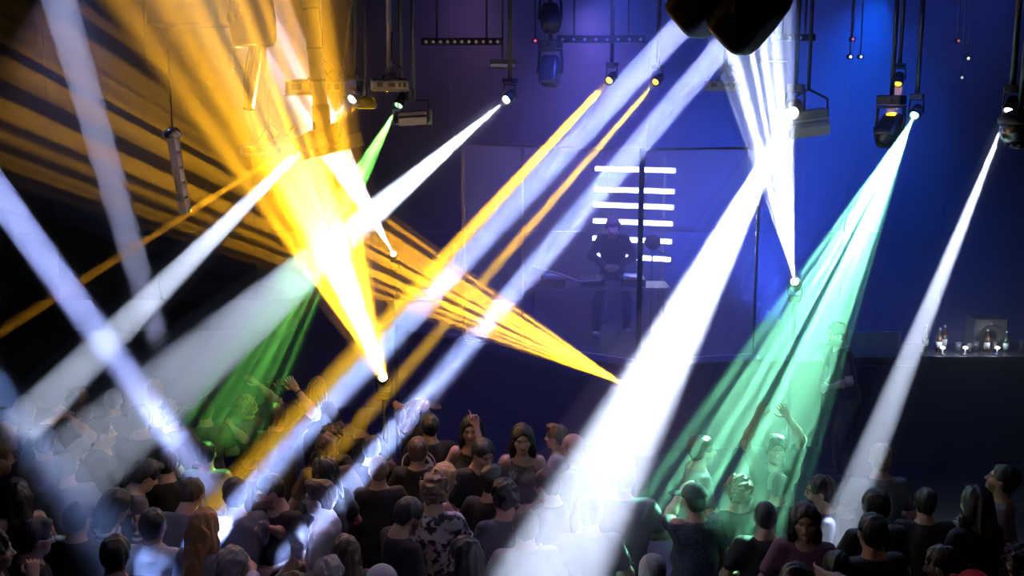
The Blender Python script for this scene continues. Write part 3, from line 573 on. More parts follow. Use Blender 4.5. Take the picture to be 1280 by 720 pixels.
class Field:
    FAR = 0.06
    def __init__(s, lo, hi, h):
        s.h = h; s.lo = np.asarray(lo, float) - 4 * h
        n = np.ceil((np.asarray(hi, float) + 4 * h - s.lo) / h).astype(int) + 1
        s.g = np.full(n, s.FAR, np.float32)
    def win(s, lo, hi, pad):
        a = np.maximum(np.floor((np.asarray(lo) - pad - s.lo) / s.h).astype(int), 0)
        b = np.minimum(np.ceil((np.asarray(hi) + pad - s.lo) / s.h).astype(int) + 1, s.g.shape)
        if (b <= a).any(): return None
        sl = tuple(slice(i, j) for i, j in zip(a, b))
        ax = [(s.lo[i] + s.h * np.arange(a[i], b[i])).astype(np.float32) for i in range(3)]
        return sl, ax[0][:, None, None], ax[1][None, :, None], ax[2][None, None, :]
    def mix(s, w, d, k, cut=False):
        a = s.g[w[0]]
        if cut:
            d = -d; e = np.maximum(k - np.abs(a - d), 0) / k
            s.g[w[0]] = np.minimum(np.maximum(a, d) + e * e * k * .25, s.FAR)
        else:
            e = np.maximum(k - np.abs(a - d), 0) / k
            s.g[w[0]] = np.minimum(a, d) - e * e * k * .25
    def cap(s, a, b, ra, rb, k=.02, cut=False, sq=None):
        """A tapered capsule; SQ = (axis, factor) flattens it along that axis."""
        a = np.asarray(a, float); b = np.asarray(b, float); r = max(ra, rb) * (1 if sq is None else max(1, sq[1]))
        w = s.win(np.minimum(a, b) - r, np.maximum(a, b) + r, k + 3 * s.h)
        if w is None: return
        d = b - a; L = float(d @ d) + 1e-9
        X, Y, Z = w[1] - a[0], w[2] - a[1], w[3] - a[2]
        t = np.clip((X * d[0] + Y * d[1] + Z * d[2]) / L, 0, 1)
        X, Y, Z = X - t * d[0], Y - t * d[1], Z - t * d[2]
        q = X * X + Y * Y + Z * Z
        if sq is not None:
            u = nv(sq[0]); p = X * u[0] + Y * u[1] + Z * u[2]
            q = q + p * p * (1 / sq[1] ** 2 - 1)
        s.mix(w, np.sqrt(np.maximum(q, 0)) - (ra + (rb - ra) * t), k, cut)
    def ell(s, c, r, R=None, k=.02, cut=False):
        c = np.asarray(c, float); r = np.asarray(r, float); R = np.eye(3) if R is None else R
        e = np.abs(R) @ r
        w = s.win(c - e, c + e, k + 3 * s.h)
        if w is None: return
        X, Y, Z = w[1] - c[0], w[2] - c[1], w[3] - c[2]
        k0 = 0; k1 = 0
        for i in range(3):
            p = (X * R[0, i] + Y * R[1, i] + Z * R[2, i]) / r[i]
            k0 = k0 + p * p; k1 = k1 + (p / r[i]) ** 2
        k0 = np.sqrt(k0); k1 = np.sqrt(k1) + 1e-6
        s.mix(w, k0 * (k0 - 1) / k1, k, cut)
    def plane(s, p, n, k=.01):
        """Cuts away what lies on the side N points to."""
        n = nv(n); w = s.win(s.lo, s.lo + s.h * np.array(s.g.shape), 0)
        d = -((w[1] - p[0]) * n[0] + (w[2] - p[1]) * n[1] + (w[3] - p[2]) * n[2])
        s.mix(w, d, k, True)
    def wave(s, amp, freq, seed, squash=(1, 1, 1)):
        w = s.win(s.lo, s.lo + s.h * np.array(s.g.shape), 0); rg = random.Random(seed); d = 0
        for i in range(4):
            f = [rg.uniform(-1, 1) * freq * q for q in squash]; g = [rg.uniform(-1, 1) * freq * q for q in squash]
            d = d + np.sin(w[1] * f[0] + w[2] * f[1] + w[3] * f[2] + rg.uniform(0, 6) + 1.6 * np.sin(w[1] * g[0] + w[2] * g[1] + w[3] * g[2] + rg.uniform(0, 6)))
        s.g += np.where(s.g < s.FAR * .9, amp * .5 * d, 0).astype(np.float32)
    def mesh(s, scale=1.0, adapt=0.0):
        g = openvdb.FloatGrid(); g.background = s.FAR
        g.copyFromArray(np.ascontiguousarray(np.clip(s.g, -s.FAR, s.FAR)) / s.h, tolerance=0.0)
        p, t, q = g.convertToPolygons(isovalue=0.0, adaptivity=adapt)
        p = (p * s.h + s.lo) * scale
        return p, t[:, ::-1], q[:, ::-1]

def mesh_obj(name, pts, tris, quads, mat, parent=None, colors=None):
    me = bpy.data.meshes.new(name)
    nt, nq = len(tris), len(quads)
    me.vertices.add(len(pts)); me.vertices.foreach_set('co', np.asarray(pts, np.float32).ravel())
    me.loops.add(nt * 3 + nq * 4); me.polygons.add(nt + nq)
    me.loops.foreach_set('vertex_index', np.concatenate([np.asarray(tris).ravel(), np.asarray(quads).ravel()]).astype(np.int32))
    st = np.concatenate([np.arange(nt) * 3, nt * 3 + np.arange(nq) * 4]).astype(np.int32)
    me.polygons.foreach_set('loop_start', st)
    me.polygons.foreach_set('use_smooth', np.ones(nt + nq, bool))
    me.update(calc_edges=True); me.validate()
    if colors is not None:
        at = me.color_attributes.new('Tone', 'FLOAT_COLOR', 'POINT')
        at.data.foreach_set('color', np.concatenate([colors, np.ones((len(colors), 1))], 1).astype(np.float32).ravel())
    me.materials.append(mat)
    o = bpy.data.objects.new(name, me); COL.objects.link(o)
    if parent is not None: o.parent = parent
    return o

def two_bone(S, W, l1, l2, pole):
    d = W - S; D = np.linalg.norm(d); D2 = min(D, (l1 + l2) * .995); u = d / (D + 1e-9)
    W = S + u * D2
    a = (l1 * l1 - l2 * l2 + D2 * D2) / (2 * D2); h = math.sqrt(max(l1 * l1 - a * a, 0))
    p = np.asarray(pole, float); p = p - u * (p @ u); p = nv(p)
    return S + u * a + p * h, W

FINGERS = [(-.030, .071, -.10), (-.010, .080, -.02), (.010, .075, .05), (.029, .059, .13)]   # side, length, fan

def add_hand(f, W, R, side, curl, grip=None, k=.008):
    """W wrist; R columns: x across the palm towards the little finger, y along the hand, z out of the back of the hand."""
    P = lambda x, y, z: W + R @ np.array([x * side, y, z])
    V = lambda x, y, z: R @ np.array([x * side, y, z])
    f.ell(P(.0, .05, 0), (.036, .054, .014), np.stack([R[:, 0], R[:, 1], R[:, 2]], 1), k=.015)
    for i, (x, L, fan) in enumerate(FINGERS):
        c = curl[i] if isinstance(curl, (list, tuple)) else curl
        b = P(x, .092, 0.0); f.cap(P(x * .6, .02, 0), b, .011, .0095, k=.012)
        a = .18 + c * .3
        ang = c * 1.1 + .1; r = .0088 if i < 3 else .0078
        for n, q in enumerate((.45, .31, .24)):
            d = V(math.sin(fan) * math.cos(ang), math.cos(fan) * math.cos(ang), -math.sin(ang))
            e = b + d * L * q; f.cap(b, e, r, r - .0009, k=.004); b = e; r -= .0009; ang += c * (1.45 if n == 0 else 1.0) + .08
    c = curl[4] if isinstance(curl, (list, tuple)) and len(curl) > 4 else (curl[0] if isinstance(curl, (list, tuple)) else curl)
    b = P(-.028, .025, -.006); e = b + V(-.75 + .5 * c, .62, -.25 - .3 * c) * .042
    f.cap(P(-.012, .02, -.004), e, .014, .0115, k=.012); g = e + V(-.45 + .6 * c, .8, -.15 - .35 * c) * .034
    f.cap(e, g, .0105, .009, k=.004); f.cap(g, g + V(-.15 + .5 * c, .9, -.1 - .3 * c) * .024, .009, .0072, k=.004)

SKIN_MATS, CLOTH_MATS = {}, {}
def skin_mat():
    if 'm' not in SKIN_MATS:
        m = bpy.data.materials.new('skin'); m.use_nodes = True; nt = m.node_tree; b = nt.nodes['Principled BSDF']
        a = nt.nodes.new('ShaderNodeVertexColor'); a.layer_name = 'Tone'
        nt.links.new(a.outputs[0], b.inputs['Base Color']); b.inputs['Roughness'].default_value = .45
        SKIN_MATS['m'] = m
    return SKIN_MATS['m']

def cloth_mat(col, kind='plain', col2=None):
    key = (tuple(col), kind, tuple(col2) if col2 else None)
    if key not in CLOTH_MATS:
        m = bpy.data.materials.new('cloth_' + kind); m.use_nodes = True; nt = m.node_tree; b = nt.nodes['Principled BSDF']
        b.inputs['Roughness'].default_value = .85; b.inputs['Base Color'].default_value = (*col, 1)
        tc = nt.nodes.new('ShaderNodeTexCoord')
        n = nt.nodes.new('ShaderNodeTexNoise'); n.inputs['Scale'].default_value = 30; n.inputs['Detail'].default_value = 3
        nt.links.new(tc.outputs['Object'], n.inputs['Vector'])
        bp = nt.nodes.new('ShaderNodeBump'); bp.inputs['Strength'].default_value = .25; bp.inputs['Distance'].default_value = .01
        nt.links.new(n.outputs[0], bp.inputs['Height']); nt.links.new(bp.outputs[0], b.inputs['Normal'])
        if kind != 'plain':
            mx = nt.nodes.new('ShaderNodeMix'); mx.data_type = 'RGBA'; mx.inputs[6].default_value = (*col, 1); mx.inputs[7].default_value = (*col2, 1)
            rp = nt.nodes.new('ShaderNodeValToRGB')
            if kind == 'stripe':
                t = nt.nodes.new('ShaderNodeTexWave'); t.bands_direction = 'Z'; t.inputs['Scale'].default_value = 9; t.inputs['Distortion'].default_value = .6
            elif kind == 'print':
                t = nt.nodes.new('ShaderNodeTexNoise'); t.inputs['Scale'].default_value = 16; t.inputs['Detail'].default_value = 5
            elif kind == 'speck':
                t = nt.nodes.new('ShaderNodeTexNoise'); t.inputs['Scale'].default_value = 70; t.inputs['Detail'].default_value = 2
            elif kind == 'check':
                t = nt.nodes.new('ShaderNodeTexChecker'); t.inputs['Scale'].default_value = 22
            nt.links.new(tc.outputs['Object'], t.inputs['Vector'])
            rp.color_ramp.elements[0].position = .47; rp.color_ramp.elements[1].position = .53
            nt.links.new(t.outputs[1] if kind != 'stripe' else t.outputs[1], rp.inputs[0]); nt.links.new(rp.outputs[0], mx.inputs[0])
            nt.links.new(mx.outputs[2], b.inputs['Base Color'])
        CLOTH_MATS[key] = m
    return CLOTH_MATS[key]

def hair_mat(col):
    key = ('hair', tuple(col))
    if key not in CLOTH_MATS:
        m = bpy.data.materials.new('hair'); m.use_nodes = True; nt = m.node_tree; b = nt.nodes['Principled BSDF']
        b.inputs['Roughness'].default_value = .42
        tc = nt.nodes.new('ShaderNodeTexCoord'); mp = nt.nodes.new('ShaderNodeMapping'); mp.inputs['Scale'].default_value = (1, 1, .12)
        n = nt.nodes.new('ShaderNodeTexNoise'); n.inputs['Scale'].default_value = 160; n.inputs['Detail'].default_value = 3
        nt.links.new(tc.outputs['Object'], mp.inputs[0]); nt.links.new(mp.outputs[0], n.inputs['Vector'])
        mx = nt.nodes.new('ShaderNodeMix'); mx.data_type = 'RGBA'
        mx.inputs[6].default_value = (*[c * .55 for c in col], 1); mx.inputs[7].default_value = (*[min(1, c * 1.4) for c in col], 1)
        nt.links.new(n.outputs[0], mx.inputs[0]); nt.links.new(mx.outputs[2], b.inputs['Base Color'])
        bp = nt.nodes.new('ShaderNodeBump'); bp.inputs['Strength'].default_value = .5; bp.inputs['Distance'].default_value = .01
        nt.links.new(n.outputs[0], bp.inputs['Height']); nt.links.new(bp.outputs[0], b.inputs['Normal'])
        CLOTH_MATS[key] = m
    return CLOTH_MATS[key]

def skeleton(sp):
    """Joint positions of a 1.75 m figure facing +Y, origin at the feet."""
    J = {}; lean = sp.get('lean', 0.05); side = sp.get('side', 0.0); tw = sp.get('twist', 0.0)
    pel = np.array([0, 0, .95]); J['pel'] = pel
    T = euler(-lean, side, tw); J['T'] = T
    up = lambda x, y, z: pel + T @ np.array([x, y, z - .95])
    J['waist'] = up(0, 0, 1.1); J['chest'] = up(0, .0, 1.28); J['neck'] = up(0, -.02, 1.475); J['up'] = up
    w = .162 if not sp.get('woman') else .146
    w *= sp.get('build', 1.0); J['w'] = w
    lift = {1: 0, -1: 0}
    ny, npi, nr = sp.get('head', (0, 0, 0))
    H = T @ euler(npi, nr, ny) if sp.get('head_local') else euler(npi + -lean * .4, nr, ny + tw)
    J['H'] = H
    J['head'] = J['neck'] + T @ np.array([0, .012, .045]) + H @ np.array([0, .022, .112])
    J['w'] = w
    return J

def build_person(sp):
    """sp: dict with base (x, y), face (radians, 0 = looking away along +Y), height, pose and clothing."""
    rg = random.Random(sp['seed']); J = skeleton(sp); S = sp['height'] / 1.75
    woman = sp.get('woman', False); bd = sp.get('build', 1.0) * (.92 if woman else 1.0); fem = 1 if woman else 0
    up, T, H, hc, w = J['up'], J['T'], J['H'], J['head'], J['w']
    hp = lambda x, y, z: hc + H @ np.array([x, y, z])
    ca, sa = math.cos(-sp['face']), math.sin(-sp['face'])
    def to_local(p):
        d = np.array([p[0] - sp['base'][0], p[1] - sp['base'][1], p[2]])
        return np.array([d[0] * ca - d[1] * sa, d[0] * sa + d[1] * ca, d[2]]) / S
    arms = []
    for s, key in ((-1, 'left'), (1, 'right')):
        a = sp.get(key, 'down'); a = a if isinstance(a, dict) else {'to': a}
        sh = up(s * w, -.005, 1.425); to = a['to']; curl = a.get('curl', .35); pole = np.array([s * .5, -1, -.3]); roll = a.get('roll', 0)
        if isinstance(to, str):
            tgt, pole, curl0 = {
                'down': (up(s * (w + .07), .05, .90), (s * .4, -1, 0), .35),
                'front': (up(s * .10, .20, 1.10), (s * 1, -.4, -.6), .5),
                'drink': (up(s * .10, .30, 1.25), (s * 1, -.3, -.8), .75),
                'cross': (up(-s * .06, .24, 1.17), (s * 1, -.3, -.6), .4),
                'face': (up(s * .05, .22, 1.46), (s * .8, .2, -1), .5),
                'reach': (up(s * .12, .45, 1.2), (s * .8, -.2, -1), .4),
                'hip': (up(s * (w + .03), .07, 1.02), (s * 1, -.8, 0), .5),
                'up': (up(s * (w + .02), .12, 1.93), (s * 1, .3, 0), .15),
                'fold': (up(s * .03, .26, 1.2), (s * 1, -.2, -.7), .55),
                'back': (up(s * .06, -.2, 1.02), (s * 1, -.5, 0), .4),
            }[to]
            if 'curl' not in a: curl = curl0
        else:
            tgt = to_local(to)
        if 'pole' in a: pole = np.asarray(a['pole'], float)
        if tgt[2] > sh[2] + .1: sh = sh + np.array([-s * .015, 0, .035])
        el, wr = two_bone(sh, np.asarray(tgt, float), .29 * (1 - .03 * fem), .255 * (1 - .03 * fem), pole)
        arms.append((s, sh, el, wr, curl, roll, a))
    pts = [up(0, 0, .8), hc + .2, hc - .2, [-.35, -.25, .75], [.35, .3, 1.5]]
    for a in arms: pts += [a[2] + .09, a[2] - .09, a[3] + .22, a[3] - .22]
    pts = np.array(pts); lo, hi = pts.min(0), pts.max(0); lo[2] = min(lo[2], .78)
    # ---- skin
    f = Field(lo, hi, sp.get('voxel', .0062))
    f.cap(up(0, 0, .98), up(0, 0, 1.03), .118 * bd, .116 * bd, k=.05, sq=(T[:, 0], 1.28))
    f.cap(up(0, .0, 1.02), up(0, 0, 1.14), .105 * bd, .108 * bd, k=.06, sq=(T[:, 0], 1.22))
    f.cap(up(0, .0, 1.2), up(0, -.005, 1.34), .112 * bd, .105 * bd, k=.06, sq=(T[:, 0], 1.38))
    [f.cap(up(0, -.02, 1.43), up(s_ * w * .85, -.012, 1.408), .062, .050, k=.05) for s_ in (-1, 1)]
    f.cap(up(0, -.025, 1.42), J['neck'] + T @ np.array([0, 0, .03]), .07, .055, k=.06)
    if woman:
        for s in (-1, 1): f.ell(up(s * .07, .09, 1.28), (.06, .055, .06), T, k=.03)
    nr = .050 if woman else .057
    f.cap(J['neck'], hp(0, -.018, -.06), nr, nr, k=.025)
    # head
    f.ell(hp(0, -.014, .026), (.0745, .094, .087), H, k=.02)
    f.ell(hp(0, .014, -.04), (.060, .072, .074), H, k=.04)
    f.ell(hp(0, .054, -.088), (.030 if not woman else .024, .028, .024), H, k=.035)
    f.ell(hp(0, .072, .020), (.050, .016, .012), H, k=.02)
    for s in (-1, 1):
        f.ell(hp(s * .040, .052, -.026), (.024, .024, .02), H, k=.025)
        f.ell(hp(s * .032, .094, -.001), (.017, .018, .0115), H, k=.012, cut=True)
        f.ell(hp(s * .031, .0655, -.001), (.0135, .0135, .0125), H, k=.004)
        f.ell(hp(s * .076, -.006, -.012), (.010, .019, .031), H @ euler(-.15, 0, s * -.35), k=.006)
        f.ell(hp(s * .011, .088, -.034), (.010, .011, .008), H, k=.01)
    f.cap(hp(0, .078, .008), hp(0, .104, -.028), .0085, .0125, k=.012)
    f.ell(hp(0, .079, -.058), (.024, .013, .007), H, k=.008)
    f.ell(hp(0, .077, -.069), (.020, .013, .0075), H, k=.006)
    wrists = []
    for s, sh, el, wr, curl, roll, a in arms:
        f.cap(sh, sh + (el - sh) * .5, .052 * bd, .047 * bd, k=.045); f.cap(sh + (el - sh) * .5, el, .046 * bd, .038 * bd, k=.03)
        f.cap(el, el + (wr - el) * .35, .038 * bd, .040 * bd, k=.03); f.cap(el + (wr - el) * .35, wr, .040 * bd, .025 * bd, k=.03)
        fd = nv(wr - el); hd = nv(fd + np.asarray(a.get('bend', (0, 0, 0)), float))
        back = np.asarray(a.get('back', (s * .3, -1, .1) if wr[2] > sh[2] + .15 else (s * .75, .2, .6)), float)
        R = rot_to(hd, back)      # z near the back of the hand
        R = R @ euler(0, roll, 0)
        cx = R[:, 0]; inward = nv(np.array([-s, .3, .4]))
        R2 = np.stack([cx, R[:, 1], R[:, 2]], 1)
        hs = s if a.get('mirror') is None else a['mirror']
        add_hand(f, wr, R2, hs if a.get('thumb') is None else a['thumb'], curl)
        wrists.append((wr, R2, hd))
    p, t, q = f.mesh(1.0, sp.get('adapt', .012))
    # tone: lips, brows, eyes, stubble, cheeks
    L = (p - hc) @ H; sk = np.array(sp.get('skin', (.52, .33, .24))); c = np.tile(sk, (len(p), 1))
    def tint(mask, col, a):
        m = np.clip(mask, 0, 1)[:, None] * a; c[:] = c * (1 - m) + np.array(col) * m
    face = (np.abs(L[:, 0]) < .09) & (L[:, 1] > .02) & (np.abs(L[:, 2]) < .13)
    hr = np.array(sp.get('hair_col', (.02, .014, .01)))
    tint(face * np.exp(-((np.abs(L[:, 0]) - .045) / .02) ** 2 - ((L[:, 2] + .03) / .02) ** 2), sk * [1.1, .72, .68], .5)
    if sp.get('stubble'):
        tint(face * (L[:, 2] < -.035) * (1 - np.exp(-((L[:, 0]) / .02) ** 2 - ((L[:, 2] + .062) / .012) ** 2)), hr * .8, sp['stubble'])
    tint(face * (L[:, 1] > .06) * np.clip(1.6 - np.abs(L[:, 0]) / .015 * .6, 0, 1) * np.exp(-((L[:, 2] + .0635) / .0095) ** 4) * (np.abs(L[:, 0]) < .025), sp.get('lips', sk * [.95, .45, .42]), .8)
    tint(face * np.exp(-((L[:, 2] + .0635) / .003) ** 2) * (np.abs(L[:, 0]) < .024) * (L[:, 1] > .06), sk * .12, .8)
    tint(face * np.exp(-((L[:, 2] - .0235 + (np.abs(L[:, 0]) - .032) ** 2 * 6) / .006) ** 4) * (np.abs(np.abs(L[:, 0]) - .032) < .022) * (L[:, 1] > .04), np.minimum(hr, .06), .85)
    for s in (-1, 1):
        de = L - np.array([s * .031, .0655, -.001]); r = np.sqrt((de ** 2).sum(1)); rr = np.hypot(de[:, 0], de[:, 2])
        tint((r < .0165) & (np.abs(de[:, 2]) < .0085) & (rr < .0145) & (L[:, 1] > .06), (.55, .53, .5), .9)
        tint((r < .019) & (rr < .0068) & (L[:, 1] > .06), (.02, .012, .01), .95)
        tint((np.abs(de[:, 2] - .0085) < .004) & (np.abs(de[:, 0]) < .017) & (L[:, 1] > .055), sk * .25, .7)
    root = mesh_obj('person', p * S, t, q, skin_mat(), None, c)
    root.location = (sp['base'][0], sp['base'][1], sp.get('z', 0)); root.rotation_euler = (0, 0, sp['face'])
    if 'nolegs' not in sp: pass
    # ---- top
    top = sp.get('top', ((.012, .012, .014), 'plain', None)); sl = sp.get('sleeve', .62); e = .013 + sp.get('loose', 0)
    g = Field([lo[0], lo[1], .76], [hi[0], hi[1], max(1.62, min(hi[2], 2.2))], .0085)
    g.cap(up(0, 0, .80), up(0, 0, 1.0), .142 * bd + e, .124 * bd + e, k=.05, sq=(T[:, 0], 1.27))
    g.cap(up(0, .0, 1.02), up(0, 0, 1.14), .110 * bd + e, .112 * bd + e, k=.06, sq=(T[:, 0], 1.24))
    g.cap(up(0, .0, 1.2), up(0, -.005, 1.34), .112 * bd + e, .105 * bd + e, k=.06, sq=(T[:, 0], 1.38))
    if woman:
        for s in (-1, 1): g.ell(up(s * .07, .09, 1.28), (.06 + e, .055 + e, .06 + e), T, k=.03)
    if not sp.get('tank'):
        [g.cap(up(0, -.02, 1.43), up(s_ * w * .85, -.012, 1.408), .062 + e, .050 + e, k=.05) for s_ in (-1, 1)]
        g.cap(up(0, -.025, 1.42), J['neck'], .07 + e, .05 + e, k=.05)
        for s, sh, el, wr, curl, roll, a in arms:
            n = sh + (el - sh) * min(sl, 1); g.cap(sh, n, .052 * bd + e, (.047 if sl <= 1 else .040) * bd + e + .004, k=.045)
            if sl > 1:
                g.cap(el, el + (wr - el) * (sl - 1), .046 * bd + e, .034 * bd + e, k=.02)
    else:
        for s in (-1, 1):
            g.cap(up(s * .085, .085, 1.34), up(s * .09, .0, 1.47), .016, .014, k=.02); g.cap(up(s * .09, .0, 1.47), up(s * .08, -.11, 1.36), .014, .016, k=.02)
    g.wave(.0042, 26, sp['seed'] + 5, (1, 1, .8))
    g.plane(up(0, 0, .865), -T[:, 2], k=.006)
    if sp.get('tank'):
        g.ell(up(0, .14, 1.45), (.06, .07, .075), T, k=.01, cut=True)
    else:
        nd = sp.get('neckline', .0)
        g.ell(up(0, .04 + nd * .3, 1.485), (.066, .075, .05 + nd), T, k=.01, cut=True)
        if not sp.get('collar'): g.plane(J['neck'] + T @ np.array([0, 0, .012]), T[:, 2] * 1.0, k=.02) if max(a[2][2] for a in arms) < 1.4 else None
    p, t, q = g.mesh(1.0, .02); shirt = mesh_obj('shirt' if not sp.get('jacket') else 'jacket', p * S, t, q, cloth_mat(*top), root)
    if sp.get('collar'):
        g = Field(J['neck'] - .12, J['neck'] + .12, .006)
        cN = J['neck'] + T @ np.array([0, .0, -.005])
        g.cap(cN, cN + T @ np.array([0, .006, .045]), .078, .068, k=.01); g.cap(cN - T @ np.array([0, 0, .05]), cN + T @ np.array([0, .006, .12]), .066, .06, k=.005, cut=True)
        g.ell(cN + T @ np.array([0, .08, .03]), (.025, .05, .06), T, k=.01, cut=True)
        p, t, q = g.mesh(1.0, .02); mesh_obj('collar', p * S, t, q, cloth_mat(*top), shirt)
    # ---- trousers and shoes
    g = Field([-.3, -.3, .03], [.3, .3, 1.06], .012); st = sp.get('stance', .0); bc = cloth_mat(sp.get('bottom', (.012, .013, .02)))
    g.cap(up(0, 0, .90), up(0, 0, .985), .122 * bd, .120 * bd, k=.04, sq=(T[:, 0], 1.26))
    feet = []
    for s in (-1, 1):
        hj = np.array([s * .092, 0, .9]); kn = np.array([s * (.11 + abs(st) * .2), .03 + st * s * .12, .49]); an = np.array([s * (.115 + abs(st) * .2), -.015 + st * s * .25, .09])
        g.cap(hj, kn, .090 * bd, .066 * bd, k=.04); g.cap(kn, kn + (an - kn) * .3, .064, .064, k=.03); g.cap(kn + (an - kn) * .3, an, .064, .056, k=.03); feet.append((s, an))
    g.wave(.004, 24, sp['seed'] + 9, (.6, .6, 1.4))
    p, t, q = g.mesh(1.0, .03); mesh_obj('trousers', p * S, t, q, bc, root)
    for s, an in feet:
        g = Field(an + [-.1, -.14, -.11], an + [.1, .24, .08], .008)
        g.cap(an + [0, -.03, -.045], an + [0, -.01, .02], .042, .046, k=.02); g.cap(an + [0, 0, -.05], an + [s * .015, .15, -.058], .043, .040, k=.03)
        g.plane(an + [0, 0, -.0895], (0, 0, -1), k=.006); p, t, q = g.mesh(1.0, .02)
        mesh_obj('shoe', p * S, t, q, cloth_mat(sp.get('shoes', (.02, .02, .022))), root)
    # ---- hair
    hs = sp.get('hair', 'short'); hm = hair_mat(sp.get('hair_col', (.02, .014, .01)))
    if hs not in ('bald',):
        long = hs in ('long', 'bob', 'tail'); inf = .002 if sp.get('cap') else {'buzz': .004, 'short': .013, 'crop': .010, 'curly': .026, 'long': .018, 'bob': .018, 'tail': .010, 'quiff': .014, 'messy': .018}[hs]
        bot = {'long': -.40, 'bob': -.17}.get(hs, -.14)
        g = Field(hc + [-.24, -.24, bot - .08], hc + [.24, .24, .2], .0065)
        g.ell(hp(0, -.016, .030), (.0755 + inf, .094 + inf, .087 + inf), H, k=.02)
        g.ell(hp(0, -.045, -.02), (.066 + inf * .6, .060 + inf * .6, .072), H, k=.03)
        if hs == 'quiff': g.ell(hp(0, .055, .105), (.055, .04, .026), H, k=.03)
        if long and hs != 'tail':
            D = .30 if hs == 'long' else .13
            for s in (-1, 1):
                g.cap(hp(s * .066, -.015, .02), hp(s * .078, -.01, -.09), .028, .034, k=.03)
                a0 = hp(s * .078, -.01, -.09); b0 = a0 + H @ np.array([s * .012, -.03, -D * .55]) * .6 + np.array([s * .005, 0, -D * .45])
                g.cap(a0, b0, .036, .030 if hs == 'long' else .03, k=.03)
            a0 = hp(0, -.075, -.03); b0 = a0 + np.array([0, 0, -D]) + T @ np.array([0, -.075, 0])
            g.cap(a0, b0, .062, .05, k=.04, sq=(H[:, 0], 1.5))
        if hs == 'tail':
            a0 = hp(0, -.115, .03); b0 = hp(0, -.165, -.03); c0 = hp(0, -.15, -.16); g.cap(a0, b0, .02, .026, k=.015); g.cap(b0, c0, .027, .012, k=.015)
        if hs == 'curly': g.wave(.014, 85, sp['seed'])
        elif hs == 'messy': g.wave(.009, 70, sp['seed'], (1, 1, .6))
        elif hs != 'buzz': g.wave(.004 if not long else .006, 80, sp['seed'], (1, 1, .25))
        g.ell(hp(0, .112, -.045), (.071, .080 if not long else .086, .122), H, k=.012, cut=True)
        if not long or hs == 'tail':
            for s in (-1, 1):
                g.ell(hp(s * .085, .022, -.05), (.04, .045, .06), H, k=.012, cut=True)
            g.plane(hp(0, -.06, -.085), H @ np.array([0, .35, -1]), k=.02)
        p, t, q = g.mesh(1.0, .015); mesh_obj('hair', p * S, t, q, hm, root)
    if sp.get('beard'):
        g = Field(hc - .16, hc + .16, .006)
        g.ell(hp(0, .014, -.046), (.0635, .0765, .076), H, k=.02); g.ell(hp(0, .054, -.094), (.034, .033, .026), H, k=.03)
        g.plane(hp(0, 0, -.035), H @ np.array([0, .55, 1]), k=.01); g.plane(hp(0, -.002, 0), H @ np.array([0, -1, 0]), k=.01); g.ell(hp(0, .1, -.063), (.026, .03, .012), H, k=.006, cut=True)
        g.wave(.003, 160, sp['seed']); p, t, q = g.mesh(1.0, .02); mesh_obj('beard', p * S, t, q, hm, root)
    if sp.get('cap'):
        fl = sp['cap'].get('turn', 0); Hc = H @ euler(0, 0, fl)
        g = Field(hc - .22, hc + .24, .0065); q3 = lambda x, y, z: hc + Hc @ np.array([x, y, z])
        g.ell(hp(0, -.014, .034), (.0935, .113, .098), H, k=.01); g.plane(q3(0, 0, .028), Hc @ np.array([0, -.12, -1]), k=.006)
        g.cap(q3(0, .07, .034), q3(0, .15, .022), .075, .06, k=.01, sq=(Hc[:, 2], .09)); g.ell(hp(0, -.012, .128), (.011, .011, .006), H, k=.004)
        p, t, q = g.mesh(1.0, .02); mesh_obj('cap', p * S, t, q, cloth_mat(sp['cap']['col']), root)
    if sp.get('glasses'):
        g = MB()
        fp = lambda x, y, z: tuple(hp(x, y, z) * S)
        for s in (-1, 1):
            ring = [fp(s * .032 + .021 * math.cos(a), .0935, -.002 + .016 * math.sin(a)) for a in np.linspace(0, 2 * math.pi, 17)]
            g.tube(ring, .0026 * S, 6); g.tube([fp(s * .053, .0925, .002), fp(s * .074, .05, .003), fp(s * .08, -.005, .001), fp(s * .078, -.03, -.012)], .0024 * S, 6)
        g.tube([fp(-.011, .0945, 0), fp(0, .097, .003), fp(.011, .0945, 0)], .0024 * S, 6)
        g.build('glasses', plain(sp['glasses'], .3), root)
    for i, (s, sh, el, wr, curl, roll, a) in enumerate(arms):
        if a.get('band'):
            g = MB(); fd = nv(wr - el); R = rot_to(fd, (0.1, .2, 1)); cc = wr - fd * .03
            g.tube([tuple((cc + R[:, 0] * .0315 * math.cos(u) + R[:, 2] * .0315 * math.sin(u)) * S) for u in np.linspace(0, 2 * math.pi, 17)], .006 * S, 6)
            g.build('wristband', cloth_mat(a['band']), root)
    return root, J, wrists
# ------------------------------------------------------------------ the crowd
BLK = ((.010, .010, .012), 'plain', None); NAVY = ((.018, .022, .05), 'speck', (.05, .055, .09)); GREY = ((.30, .30, .32), 'plain', None); WHT = ((.62, .62, .64), 'plain', None)
DK = (.010, .008, .008); BR = (.055, .032, .02); LB = (.30, .19, .09); BLD = (.55, .38, .18); GR = (.38, .37, .36)
UPN = (0, 0, 1)
def hand_at(x, y, dy, **k): return dict(px=(x, y, dy), **k)
CROWD = []
def c(x, y, H, face, label, **k): CROWD.append(dict(px=(x, y), height=H, face=math.radians(face), label=label, **k))
